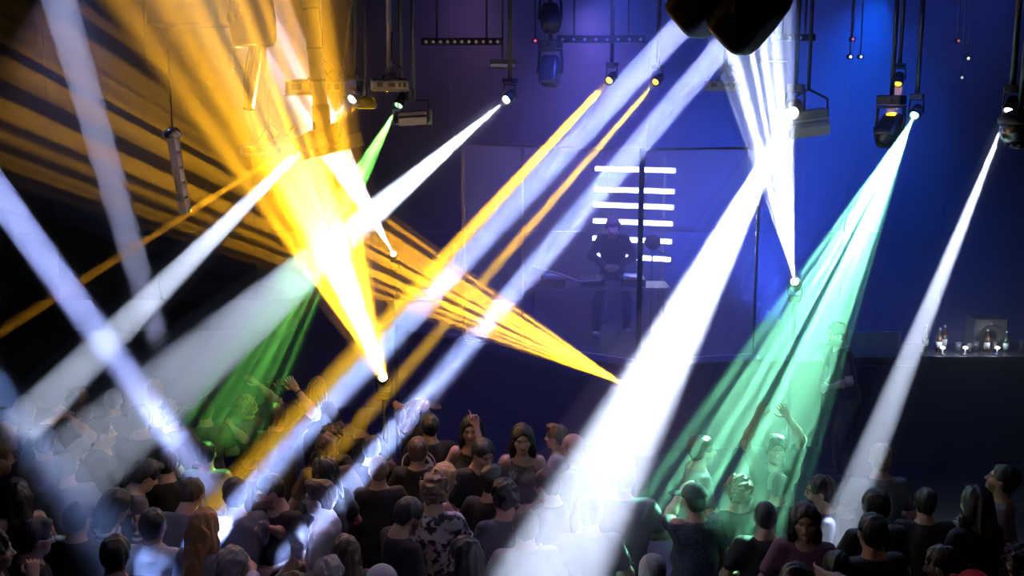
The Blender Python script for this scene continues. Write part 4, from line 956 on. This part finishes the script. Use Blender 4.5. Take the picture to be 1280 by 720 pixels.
# --- left side
c(10, 547, 1.74, -70, 'person with bright fair hair and both arms bent up, at the edge of the crowd', hair='long', woman=True, hair_col=(.6, .45, .2), top=BLK, tank=True, left=hand_at(30, 575, .25, curl=.5), right=hand_at(2, 588, .1, curl=.5))
c(70, 551, 1.70, 8, 'dark-haired person in a pale top with hands joined high above the shoulder', top=GREY, hair='messy', hair_col=DK, right=hand_at(84, 520, .25, curl=.3, pole=(1, .2, -.2)), left=hand_at(76, 520, .25, curl=.3), skin=(.6, .42, .34))
c(78, 582, 1.70, 15, 'person with a wet dark crop behind the raised joined hands', top=((.2, .2, .23), 'plain', None), hair='short', hair_col=DK, left='front', right='front')
c(20, 618, 1.68, 40, 'woman with long dark hair and a bare shoulder beside the man in white-rimmed glasses', woman=True, hair='long', hair_col=DK, tank=True, top=((.05, .02, .025), 'plain', None), left='front', right='front')
c(46, 672, 1.75, -62, 'man with dark short hair and white-rimmed glasses in a black shirt', hair='quiff', hair_col=DK, top=BLK, glasses=(.85, .85, .9), left='front', right='front', head=(0, -.1, 0))
c(8, 688, 1.70, -70, 'person with a dark fringe in profile, cut by the corner of the picture', hair='messy', hair_col=DK, top=BLK, left='front', right='face')
c(137, 541, 1.64, -80, 'woman with hair tied up looking at the man with the broad black back, clapping', woman=True, hair='tail', hair_col=BR, top=BLK, left=hand_at(116, 566, .3, curl=.15), right=hand_at(108, 560, .3, curl=.15), head=(0, .15, 0))
c(175, 524, 1.84, 5, 'man with short dark hair and a broad black T-shirt back', hair='short', hair_col=DK, build=1.12, top=BLK, left='front', right='front')
c(201, 578, 1.78, -8, 'dark-haired person in black with a green rim of light on the shoulder', hair='short', hair_col=DK, top=BLK, left='front', right='front', build=1.06)
c(168, 594, 1.74, -62, 'man with swept dark hair in a dark waistcoat bending his head down', hair='quiff', hair_col=DK, top=((.07, .07, .085), 'plain', None), head=(0, -.45, 0), lean=.22, left='front', right='front')
c(147, 632, 1.66, -75, 'woman with a dark bob in a striped long-sleeved top with a hand at her mouth', woman=True, hair='bob', hair_col=DK, top=((.03, .03, .04), 'stripe', (.6, .6, .65)), sleeve=1.75, left='front', right='face', head=(0, -.35, 0), lean=.15)
c(207, 657, 1.78, -14, 'man with dark hair in a white collared shirt seen from behind', hair='short', hair_col=DK, top=((.75, .75, .78), 'plain', None), collar=True, sleeve=1.8, left='front', right='front')
c(242, 659, 1.64, -25, 'woman with long ginger hair beside the man in the white collared shirt', woman=True, hair='long', hair_col=(.42, .22, .08), top=((.25, .25, .30), 'plain', None), left='front', right='front')
c(250, 567, 1.72, 0, 'short-haired person with a green rim of light round the head', hair='crop', hair_col=DK, top=((.12, .13, .17), 'plain', None), left='front', right='front')
c(240, 618, 1.68, -12, 'person in a blue-grey shirt stooping forward below the green-rimmed head', hair='short', hair_col=BR, top=((.13, .15, .22), 'plain', None), lean=.35, head=(0, -.5, 0), left='front', right='front')
c(291, 509, 1.76, 65, 'green-lit man with curly hair and one hand at his face, one arm up', hair='curly', hair_col=(.30, .26, .12), top=((.05, .06, .05), 'print', (.10, .12, .10)), right=hand_at(322, 480, .1, curl=.25, pole=(.6, -.6, -.6)), left=hand_at(288, 532, -.25, curl=.5), head=(0, -.1, 0))
c(293, 617, 1.76, 20, 'person in a pale blue-grey open shirt under the end of the amber beam', hair='short', hair_col=BR, top=((.28, .31, .42), 'plain', None), sleeve=1.7, left='front', right='front')
c(292, 708, 1.72, -30, 'person with tousled pale grey hair holding one hand out to point', hair='messy', hair_col=GR, top=((.65, .65, .68), 'plain', None), sleeve=1.6, right=hand_at(316, 706, .5, curl=[.0, .75, .8, .8, .6], pole=(.6, -.6, -.8)), left='front')
c(372, 742, 1.68, -10, 'person in a white shirt lifting a glass, head below the picture', hair='short', hair_col=BR, top=WHT, left=hand_at(356, 716, .30, curl=.75, pole=(-.7, -.4, -.8)), right='front', id='toast')
c(145, 692, 1.72, 0, 'person with short dark hair in deep blue light at the end of the blue beam', hair='short', hair_col=DK, top=BLK, left='front', right='front')
c(98, 648, 1.70, -20, 'dark-haired person in black between the glasses wearer and the striped top', hair='short', hair_col=DK, top=BLK, left='front', right='front')
# --- faint crowd further back on the left
for i, (x, y, lab) in enumerate([(38, 512, 'dim person deep in the blue haze, closest to the side wall'), (104, 502, 'dim person in the blue haze beyond the joined raised hands'), (135, 500, 'dim person in the blue haze beyond the clapping woman'),
        (216, 516, 'dim person in the haze beside the broad black back'), (250, 512, 'dim person in the haze at the edge of the green beam'), (188, 488, 'dim person farthest back in the haze where two white beams cross')]):
    c(x, y, 1.70 + .03 * (i % 3), [0, -20, 15, -10, 25, 5][i], lab, hair=['short', 'bob', 'crop', 'curly', 'short', 'long'][i], hair_col=[DK, BR, DK, BR, DK, LB][i], woman=i in (1, 5), top=((.05 + .03 * (i % 2), .05, .07), 'plain', None), left='front', right='front')
# --- behind the amber beam
c(345, 520, 1.72, -5, 'dark-haired person with one arm stretched up and a bracelet on the wrist', hair='short', hair_col=DK, top=BLK, right=hand_at(371, 487, .1, curl=.15, band=(.02, .02, .02), pole=(.8, -.2, -.3)), left='front')
c(334, 487, 1.74, 10, 'curly-haired person in green light behind the raised arms', hair='curly', hair_col=DK, top=BLK, left='front', right='front')
c(384, 484, 1.72, -10, 'person with long fair hair at the dim back of the floor beside the raised arm', woman=True, hair='long', hair_col=LB, top=BLK, left='front', right='front')
c(411, 561, 1.78, 10, 'man with thick brown hair seen from behind, between the two amber beams', hair='messy', hair_col=BR, top=((.05, .035, .03), 'plain', None), left='front', right='front')
c(430, 547, 1.74, -25, 'person with brown wavy hair just behind the thick-haired man', hair='curly', hair_col=BR, top=BLK, left='front', right='front')
c(405, 590, 1.66, 35, 'dark-haired person lower down in front of the thick-haired man', hair='bob', hair_col=DK, woman=True, top=BLK, left='front', right='front')
c(444, 526, 1.70, 0, 'dim person standing in the brown haze behind the wavy-haired one', hair='short', hair_col=DK, top=BLK, left='front', right='front')
c(337, 614, 1.80, 150, 'man with a dark stubble beard in a black T-shirt holding a small glass', hair='crop', hair_col=DK, stubble=.55, top=BLK, left='front', right=hand_at(333, 660, -.22, curl=.7), head=(-.45, -.25, .1), id='stubble')
c(399, 622, 1.78, 92, 'man in a grey T-shirt with his face in the white beam, in profile', hair='quiff', hair_col=BR, top=((.34, .34, .37), 'plain', None), left='front', right='down')
c(432, 690, 1.62, 25, 'person with straight dark brown hair below the grey T-shirt', hair='bob', hair_col=BR, woman=True, top=BLK, left='front', right='front')
c(425, 720, 1.68, 0, 'person with frosted grey hair at the bottom edge beside the brown bob', hair='messy', hair_col=GR, top=BLK, left='front', right='front')
c(466, 733, 1.72, 10, 'person in a white cap at the bottom edge of the picture', hair='short', hair_col=BR, top=BLK, cap=dict(col=(.7, .7, .72)), left='front', right='front')
# --- middle
c(483, 587, 1.76, 8, 'man with a brown crop and a shaved nape in a black T-shirt', hair='crop', hair_col=(.12, .07, .04), top=BLK, left='front', right='front', neckline=.01)
c(508, 563, 1.76, -6, 'man with short brown hair in front of the round white back print', hair='short', hair_col=(.10, .055, .03), top=BLK, left='front', right='front')
c(552, 533, 1.80, 12, 'man in a black T-shirt with a round white emblem on its back', hair='short', hair_col=DK, top=BLK, left='front', right='front', build=1.1, id='emblem')
c(525, 515, 1.70, -40, 'person with brown hair raising both hands to the head in the amber glow', hair='bob', woman=True, hair_col=BR, top=BLK, left=hand_at(519, 522, .15, curl=.4), right=hand_at(540, 508, .15, curl=.4))
c(587, 538, 1.66, 175, 'woman with dark hair pointing one finger up beside her face', woman=True, hair='bob', hair_col=DK, tank=True, top=BLK, left=hand_at(596, 534, -.18, curl=[.0, .85, .9, .9, .7], pole=(-.5, -.1, -2)), right='front', skin=(.48, .30, .24))
c(593, 567, 1.70, 200, 'smiling man with a dark cap of hair looking down at the blonde woman', hair='short', hair_col=DK, top=BLK, left='front', right='front', head=(.2, -.35, 0))
c(638, 549, 1.68, 178, 'woman with long dark hair and dark lips in a black lace strap top', woman=True, hair='long', hair_col=DK, tank=True, top=((.012, .012, .016), 'speck', (.08, .07, .08)), lips=(.25, .03, .06), left='front', right='front', head=(.05, -.1, 0))
c(690, 546, 1.72, 75, 'young man with a quiff in profile in an open pale collar', hair='quiff', hair_col=BR, top=((.4, .38, .42), 'plain', None), collar=True, sleeve=1.7, left='front', right='front')
c(716, 560, 1.78, 62, 'bald man in a black shirt leaning to the young man with the quiff', hair='bald', top=BLK, left='front', right='front', head=(0, -.25, 0), build=1.08)
c(668, 606, 1.74, 55, 'dark-haired man in black with a pale collar in front of the lace top', hair='short', hair_col=DK, top=BLK, left='front', right='reach', head=(.1, -.2, 0), id='phone')
c(571, 598, 1.66, -68, 'blonde woman with straight hair in a white tank top', woman=True, hair='long', hair_col=BLD, tank=True, top=((.6, .58, .6), 'plain', None), left='front', right='front', head=(0, -.2, 0))
c(543, 613, 1.76, -12, 'man with brown curls in a white shirt printed with black blots', hair='curly', hair_col=(.13, .075, .045), top=((.55, .55, .58), 'print', (.03, .03, .035)), left='front', right='front', id='patch')
c(511, 644, 1.76, -60, 'man with dark wavy hair and stubble in a black T-shirt, head bowed', hair='short', hair_col=DK, stubble=.4, top=BLK, left='front', right='front', head=(-.1, -.4, 0))
c(649, 657, 1.70, 10, 'person with short brown hair in a pale grey T-shirt seen from behind', hair='short', hair_col=BR, top=GREY, left='front', right='front')
c(582, 694, 1.66, 60, 'woman with long black hair over a dark blue hood', woman=True, hair='long', hair_col=(.008, .007, .008), top=((.012, .016, .04), 'plain', None), left='front', right='front')
c(607, 600, 1.64, -20, 'dark-haired person between the blonde woman and the man with a pale collar', hair='short', hair_col=DK, top=BLK, left='front', right='front')
c(470, 560, 1.68, 0, 'dim person behind the shaved nape', hair='short', hair_col=DK, top=BLK, left='front', right='front')
c(645, 620, 1.62, 30, 'person with dark wavy hair in a dark speckled top behind the pale grey T-shirt', hair='messy', hair_col=DK, top=NAVY, left='front', right='front')
# --- under the broad white beam
c(775, 596, 1.86, -10, 'person with bare arms standing inside the broad white beam', hair='short', hair_col=BR, top=((.2, .2, .24), 'plain', None), build=1.12, left='front', right=hand_at(790, 668, .10, curl=.4, pole=(1, 0, -.2)))
c(737, 640, 1.70, 0, 'person hidden by the glare of the broad white beam', hair='short', hair_col=DK, top=((.2, .2, .24), 'plain', None), left='front', right='front')
c(815, 716, 1.70, 0, 'person with pale grey hair at the foot of the broad white beam', hair='short', hair_col=GR, top=BLK, left='front', right='front')
# --- right side
c(882, 624, 1.78, 22, 'man in a dark cap and a navy speckled T-shirt with his hand raised', hair='short', hair_col=DK, top=NAVY, cap=dict(col=(.02, .025, .035), turn=.6), left=hand_at(850, 618, .35, curl=.2, pole=(-.8, -.3, -.8)), right='front', build=1.06)
c(878, 563, 1.74, -85, 'faint bearded man in profile behind the raised hand', hair='short', hair_col=BR, stubble=.6, top=((.10, .11, .13), 'plain', None), left='front', right='front')
c(936, 614, 1.76, 8, 'man with green-lit curly hair in a black T-shirt with a hand at his cheek', hair='curly', hair_col=(.20, .17, .08), top=BLK, left=hand_at(918, 628, .22, curl=.5, pole=(-.6, -.3, -1)), right='front', head=(.25, 0, 0))
c(957, 607, 1.72, -10, 'person with short dark hair behind the green-lit curls', hair='short', hair_col=DK, top=BLK, left='front', right='front')
c(966, 645, 1.74, 4, 'man with a buzz cut in a black T-shirt seen from behind', hair='buzz', hair_col=DK, top=BLK, left='front', right='front', build=1.06)
c(992, 652, 1.62, 165, 'woman with dark hair looking out past the buzz cut', woman=True, hair='bob', hair_col=DK, top=((.12, .05, .07), 'plain', None), left='front', right='front')
c(964, 562, 1.82, 180, 'person in a black T-shirt with a white arrow on the chest, hands joined overhead', hair='short', hair_col=DK, top=BLK, left=hand_at(985, 521, -.1, curl=.1, pole=(-1, .1, -.1)), right=hand_at(946, 521, -.1, curl=.1, pole=(1, .1, -.1)), id='arrow')
c(1025, 614, 1.76, 80, 'man with dark hair and glasses in profile in a navy shirt', hair='short', hair_col=DK, top=((.02, .025, .06), 'plain', None), glasses=(.05, .05, .05), left='front', right='front')
c(1046, 417, 1.88, 95, 'person with bare forearms standing far back beside the pale panel of the bar counter', hair='short', hair_col=DK, top=BLK, left='front', right='front', lean=.2, id='counter')
c(1160, 628, 1.74, -8, 'person in a black T-shirt with bare arms and a wristband in the dark', hair='short', hair_col=DK, top=BLK, build=1.08, left={'to': 'down', 'band': (.6, .6, .6)}, right='front')
c(1252, 600, 1.78, 65, 'man with a short beard looking up in a dim grey shirt', hair='crop', hair_col=DK, stubble=.5, top=((.16, .15, .15), 'plain', None), left=hand_at(1212, 662, -.15, curl=.25), right='front', head=(0, .3, 0))
c(1100, 573, 1.74, -5, 'person with short fair hair lit by the slanting white beam', hair='short', hair_col=LB, top=((.10, .11, .14), 'plain', None), left='front', right='front')
c(1092, 632, 1.72, 12, 'dark figure with a bare arm just beyond the slanting white beam', hair='short', hair_col=DK, top=BLK, left='front', right='down')
c(1172, 706, 1.70, 60, 'person wearing an earring, face turned down, beside the red cap', woman=True, hair='tail', hair_col=DK, top=BLK, left='front', right='front', head=(0, -.2, 0))
c(1212, 740, 1.70, 10, 'person in a red cap at the bottom edge of the picture', hair='short', hair_col=DK, top=BLK, cap=dict(col=(.75, .04, .03)), left='front', right='front')
c(1276, 704, 1.70, 10, 'curly-haired person in the bottom corner beside the dim grey shirt', hair='curly', hair_col=BR, top=BLK, left='front', right='front')
c(1046, 712, 1.72, 0, 'person with short dark hair at the foot of the slanting white beam', hair='short', hair_col=DK, top=BLK, left='front', right='front')
c(1000, 730, 1.66, -30, 'person in a red top stretching one arm out at the bottom edge', woman=True, hair='bob', hair_col=DK, top=((.35, .02, .06), 'plain', None), left='front', right=hand_at(1030, 718, .1, curl=.15))
c(1075, 665, 1.70, 15, 'dark-haired person in black beside the slanting white beam', hair='short', hair_col=DK, top=BLK, left='front', right='front')
c(1215, 630, 1.66, 20, 'dim person in black between the dark T-shirt and the dim grey shirt', hair='bob', hair_col=DK, woman=True, top=BLK, left='front', right='front')

def place(sp):
    """Stands the figure on the floor so that its head is where the photograph shows it."""
    J = skeleton(sp); S = sp['height'] / 1.75; h = J['head'] * S
    p = px_z(sp['px'][0], sp['px'][1], h[2]); ca, sa = math.cos(sp['face']), math.sin(sp['face'])
    sp['base'] = (p.x - (h[0] * ca - h[1] * sa), p.y - (h[0] * sa + h[1] * ca)); sp['head_y'] = p.y
for sp in CROWD: place(sp); sp['h0'] = sp['height']; sp['px0'] = sp['px']
for it in range(160):
    hit = 0
    for i in range(len(CROWD)):
        for j in range(i):
            a, b = CROWD[i], CROWD[j]
            if math.hypot(a['base'][0] - b['base'][0], a['base'][1] - b['base'][1]) < .50:
                hit += 1; n, f_ = (a, b) if a['px'][1] > b['px'][1] else (b, a)
                n['height'] = min(n['height'] + .008, min(n['h0'] + .14, 1.93)); f_['height'] = max(f_['height'] - .008, max(f_['h0'] - .17, 1.52)); place(n); place(f_)
                if it > 8:
                    d_ = 1 if a['px'][0] > b['px'][0] else -1
                    for q_, e_ in ((a, d_), (b, -d_)):
                        q_['px'] = (min(max(q_['px'][0] + .7 * e_, q_['px0'][0] - 15), q_['px0'][0] + 15), q_['px'][1]); place(q_)
    if not hit: break
PEOPLE = {}
for i, sp in enumerate(CROWD):
    sp['seed'] = 100 + i
    for k in ('left', 'right'):
        a = sp.get(k)
        if isinstance(a, dict) and 'px' in a: a['to'] = tuple(px(a['px'][0], a['px'][1], sp['head_y'] + a['px'][2]))
    if 'skin' not in sp:
        r = random.Random(i); t = r.uniform(.82, 1.12); sp['skin'] = (.52 * t, .335 * t, .25 * t)
    o, J, wr = build_person(sp)
    tag(o, sp['label'], 'person', 'dancers on the crowded floor')
    if 'id' in sp: PEOPLE[sp['id']] = (o, J, wr, sp)
# ------------------------------------------------------------------ the performer, things in hands, prints on shirts
_bx, _by = 1.40, 15.35
dj = dict(px=(768, 293), height=1.72, face=math.radians(172), base=(_bx, _by), z=STAGE, seed=900, lean=.30, head=(.1, -.35, .05), hair='short', hair_col=BR, cap=dict(col=(.30, .28, .30)), skin=(.55, .36, .27),
          top=((.014, .014, .02), 'plain', None), sleeve=1.9, left='front', right='front', stance=.5, shoes=(.7, .7, .72))
o, J, wr = build_person(dj); o.location.z = STAGE
tag(o, 'performer in dark clothes and a pale cap bending over the booth desk', 'person')
S_ = dj['height'] / 1.75; hp = lambda x, y, z: Vector((J['head'] + J['H'] @ np.array([x, y, z])) * S_)
hb = MB().tube([hp(.085 * math.cos(a), -.01, .01 + .125 * math.sin(a)) for a in np.linspace(0, math.pi, 15)], .009, 8).build('headphones', BLKM, o)
for s_ in (-1, 1): MB().lathe([(0, -.02), (.038, -.02), (.042, 0), (.038, .02), (0, .02)], hp(s_ * .092, -.01, -.005), frame(Vector(J['H'][:, 0])), 18).build('ear_cup', BLKM, hb)
MB().tube([hp(-.055, .085, .002), hp(-.03, .102, .004), hp(0, .108, .004), hp(.03, .102, .004), hp(.055, .085, .002)], .012, 8).build('dark_glasses', plain((.01, .01, .01), .2), o)

def in_hand(pid, side, up=(0, 0, 1), fwd=.075, off=.03):
    """World point in the curled hand of a figure."""
    o, J, wr, sp = PEOPLE[pid]; W, R, hd = wr[0 if side == 'left' else 1]; S = sp['height'] / 1.75
    p = (W + hd * fwd - R[:, 2] * off) * S; return Matrix.Translation(o.location) @ Matrix.Rotation(sp['face'], 4, 'Z') @ Vector(p)
g1 = in_hand('stubble', 'right', off=.045); t = tumbler(g1 - Vector((0, 0, .05)), .115, .034, 'small glass in the hand of the man with the dark stubble beard', None, mt=clear_mat('brightened_glass', (.93, .94, .96), .25))  # clear glass; extra milky fog puts the light on it into the material
g2 = in_hand('toast', 'left', off=.05); t = tumbler(g2 - Vector((0, 0, .035)), .15, .038, 'tall clear glass with a lime slice held up at the bottom of the picture', None, mt=clear_mat('brightened_tall_glass', (.95, .96, .97), .45))  # clear glass made milky so the material itself looks brightly lit
lime = plain((.25, .62, .06), .4); lm = MB().lathe([(0, -.005), (.026, -.005), (.028, 0), (.026, .005), (0, .005)], (0, 0, .085), frame((.5, -1, .1)), 18).build('lime_slice', lime, t)
MB().lathe([(0, .014), (.030, .014), (.033, .10), (0, .10)], n=18).build('drink', clear_mat('drink', (.85, .9, .8), .4), t)
ph = in_hand('phone', 'right', off=.02); ph_o = empty('phone', ph, 'pale phone held between the blonde woman and the man with a pale collar', 'phone', None, Matrix.Rotation(.5, 3, 'Y'))
MB().box((0, 0, .05), (.072, .009, .145), None, .004).build('case', plain((.6, .6, .62), .3), ph_o); MB().box((0, -.005, .05), (.064, .002, .13)).build('screen', plain((.03, .03, .04), .08), ph_o)

from mathutils.bvhtree import BVHTree
def shirt_of(o): return [c_ for c_ in o.children if c_.name.split('.')[0] in ('shirt', 'jacket')][0]
def decal(name, person, shapes, centre, normal_y, size, mat):
    """Flat print laid on the shirt: SHAPES are 2-D quads strips, projected along local Y onto the cloth."""
    sh = shirt_of(person); me = sh.data; bv = BVHTree.FromPolygons([v.co.copy() for v in me.vertices], [tuple(p.vertices) for p in me.polygons]); bm = bmesh.new()
    def proj(u, v):
        q = Vector((centre[0] + u * size * -normal_y, normal_y * 1.0, centre[1] + v * size)); h = bv.ray_cast(q, Vector((0, -normal_y, 0)))
        return (h[0] + Vector((0, normal_y * .004, 0))) if h[0] is not None else None
    for poly in shapes:      # strips of (left, right) point pairs
        prev = None
        for l_, r_ in poly:
            a, b = proj(*l_), proj(*r_)
            if a is None or b is None: prev = None; continue
            cur = (bm.verts.new(a), bm.verts.new(b))
            if prev:
                try: bm.faces.new((prev[0], prev[1], cur[1], cur[0]))
                except ValueError: pass
            prev = cur
    m_ = bpy.data.meshes.new(name); bm.to_mesh(m_); bm.free(); m_.materials.append(mat); ob = bpy.data.objects.new(name, m_); COL.objects.link(ob); ob.parent = sh; return ob
def arc(r0, r1, a0, a1, n=24, cx=0, cy=0): return [((cx + r0 * math.cos(t_), cy + r0 * math.sin(t_)), (cx + r1 * math.cos(t_), cy + r1 * math.sin(t_))) for t_ in np.linspace(a0, a1, n)]
def bar(x0, y0, x1, y1, w_, n=8, w1=None):
    w1 = w_ if w1 is None else w1; L = math.hypot(x1 - x0, y1 - y0); nx, ny = -(y1 - y0) / L, (x1 - x0) / L
    return [((x0 + (x1 - x0) * t_ - nx * (w_ + (w1 - w_) * t_), y0 + (y1 - y0) * t_ - ny * (w_ + (w1 - w_) * t_)), (x0 + (x1 - x0) * t_ + nx * (w_ + (w1 - w_) * t_), y0 + (y1 - y0) * t_ + ny * (w_ + (w1 - w_) * t_))) for t_ in np.linspace(0, 1, n)]
INK = plain((.62, .60, .62), .8)
o, J, wr, sp = PEOPLE['emblem']
D2 = math.radians
decal('back_print', o, [arc(.93, 1, 0, 2 * math.pi, 40), arc(.16, .22, 0, 2 * math.pi, 20), arc(.02, .09, 0, 2 * math.pi, 12), bar(.15, -.05, .95, -.50, .035), bar(.10, -.16, .82, -.66, .035), bar(-.18, -.06, -.95, -.40, .035), bar(-.12, -.16, -.85, -.58, .03),
    bar(-.1, .2, -.35, .85, .05, 8, .02), bar(.25, .0, .85, .12, .05, 8, .16), arc(.62, .80, D2(15), D2(58), 12), arc(.55, .85, D2(95), D2(125), 8), arc(.35, .5, D2(235), D2(300), 8)], (-.115 * 1.0, 1.20), -1, .15, INK)
o, J, wr, sp = PEOPLE['arrow']
decal('chest_print', o, [bar(-.7, .7, .6, -.6, .16), bar(.75, -.75, .75, .45, .16), bar(.75, -.72, -.45, -.72, .16)], (0, 1.26), 1, .04, INK)
o, J, wr, sp = PEOPLE['patch']
decal('shoulder_patch', o, [arc(0.01, 1, 0, 2 * math.pi, 20)], (-.13, 1.37), -1, .042, plain((.55, .38, .05), .8)); decal('patch_mark', o, [bar(-.4, -.2, .4, .2, .12), bar(-.2, .4, .2, -.5, .12)], (-.13, 1.37), -1, .043, plain((.02, .02, .03), .8))
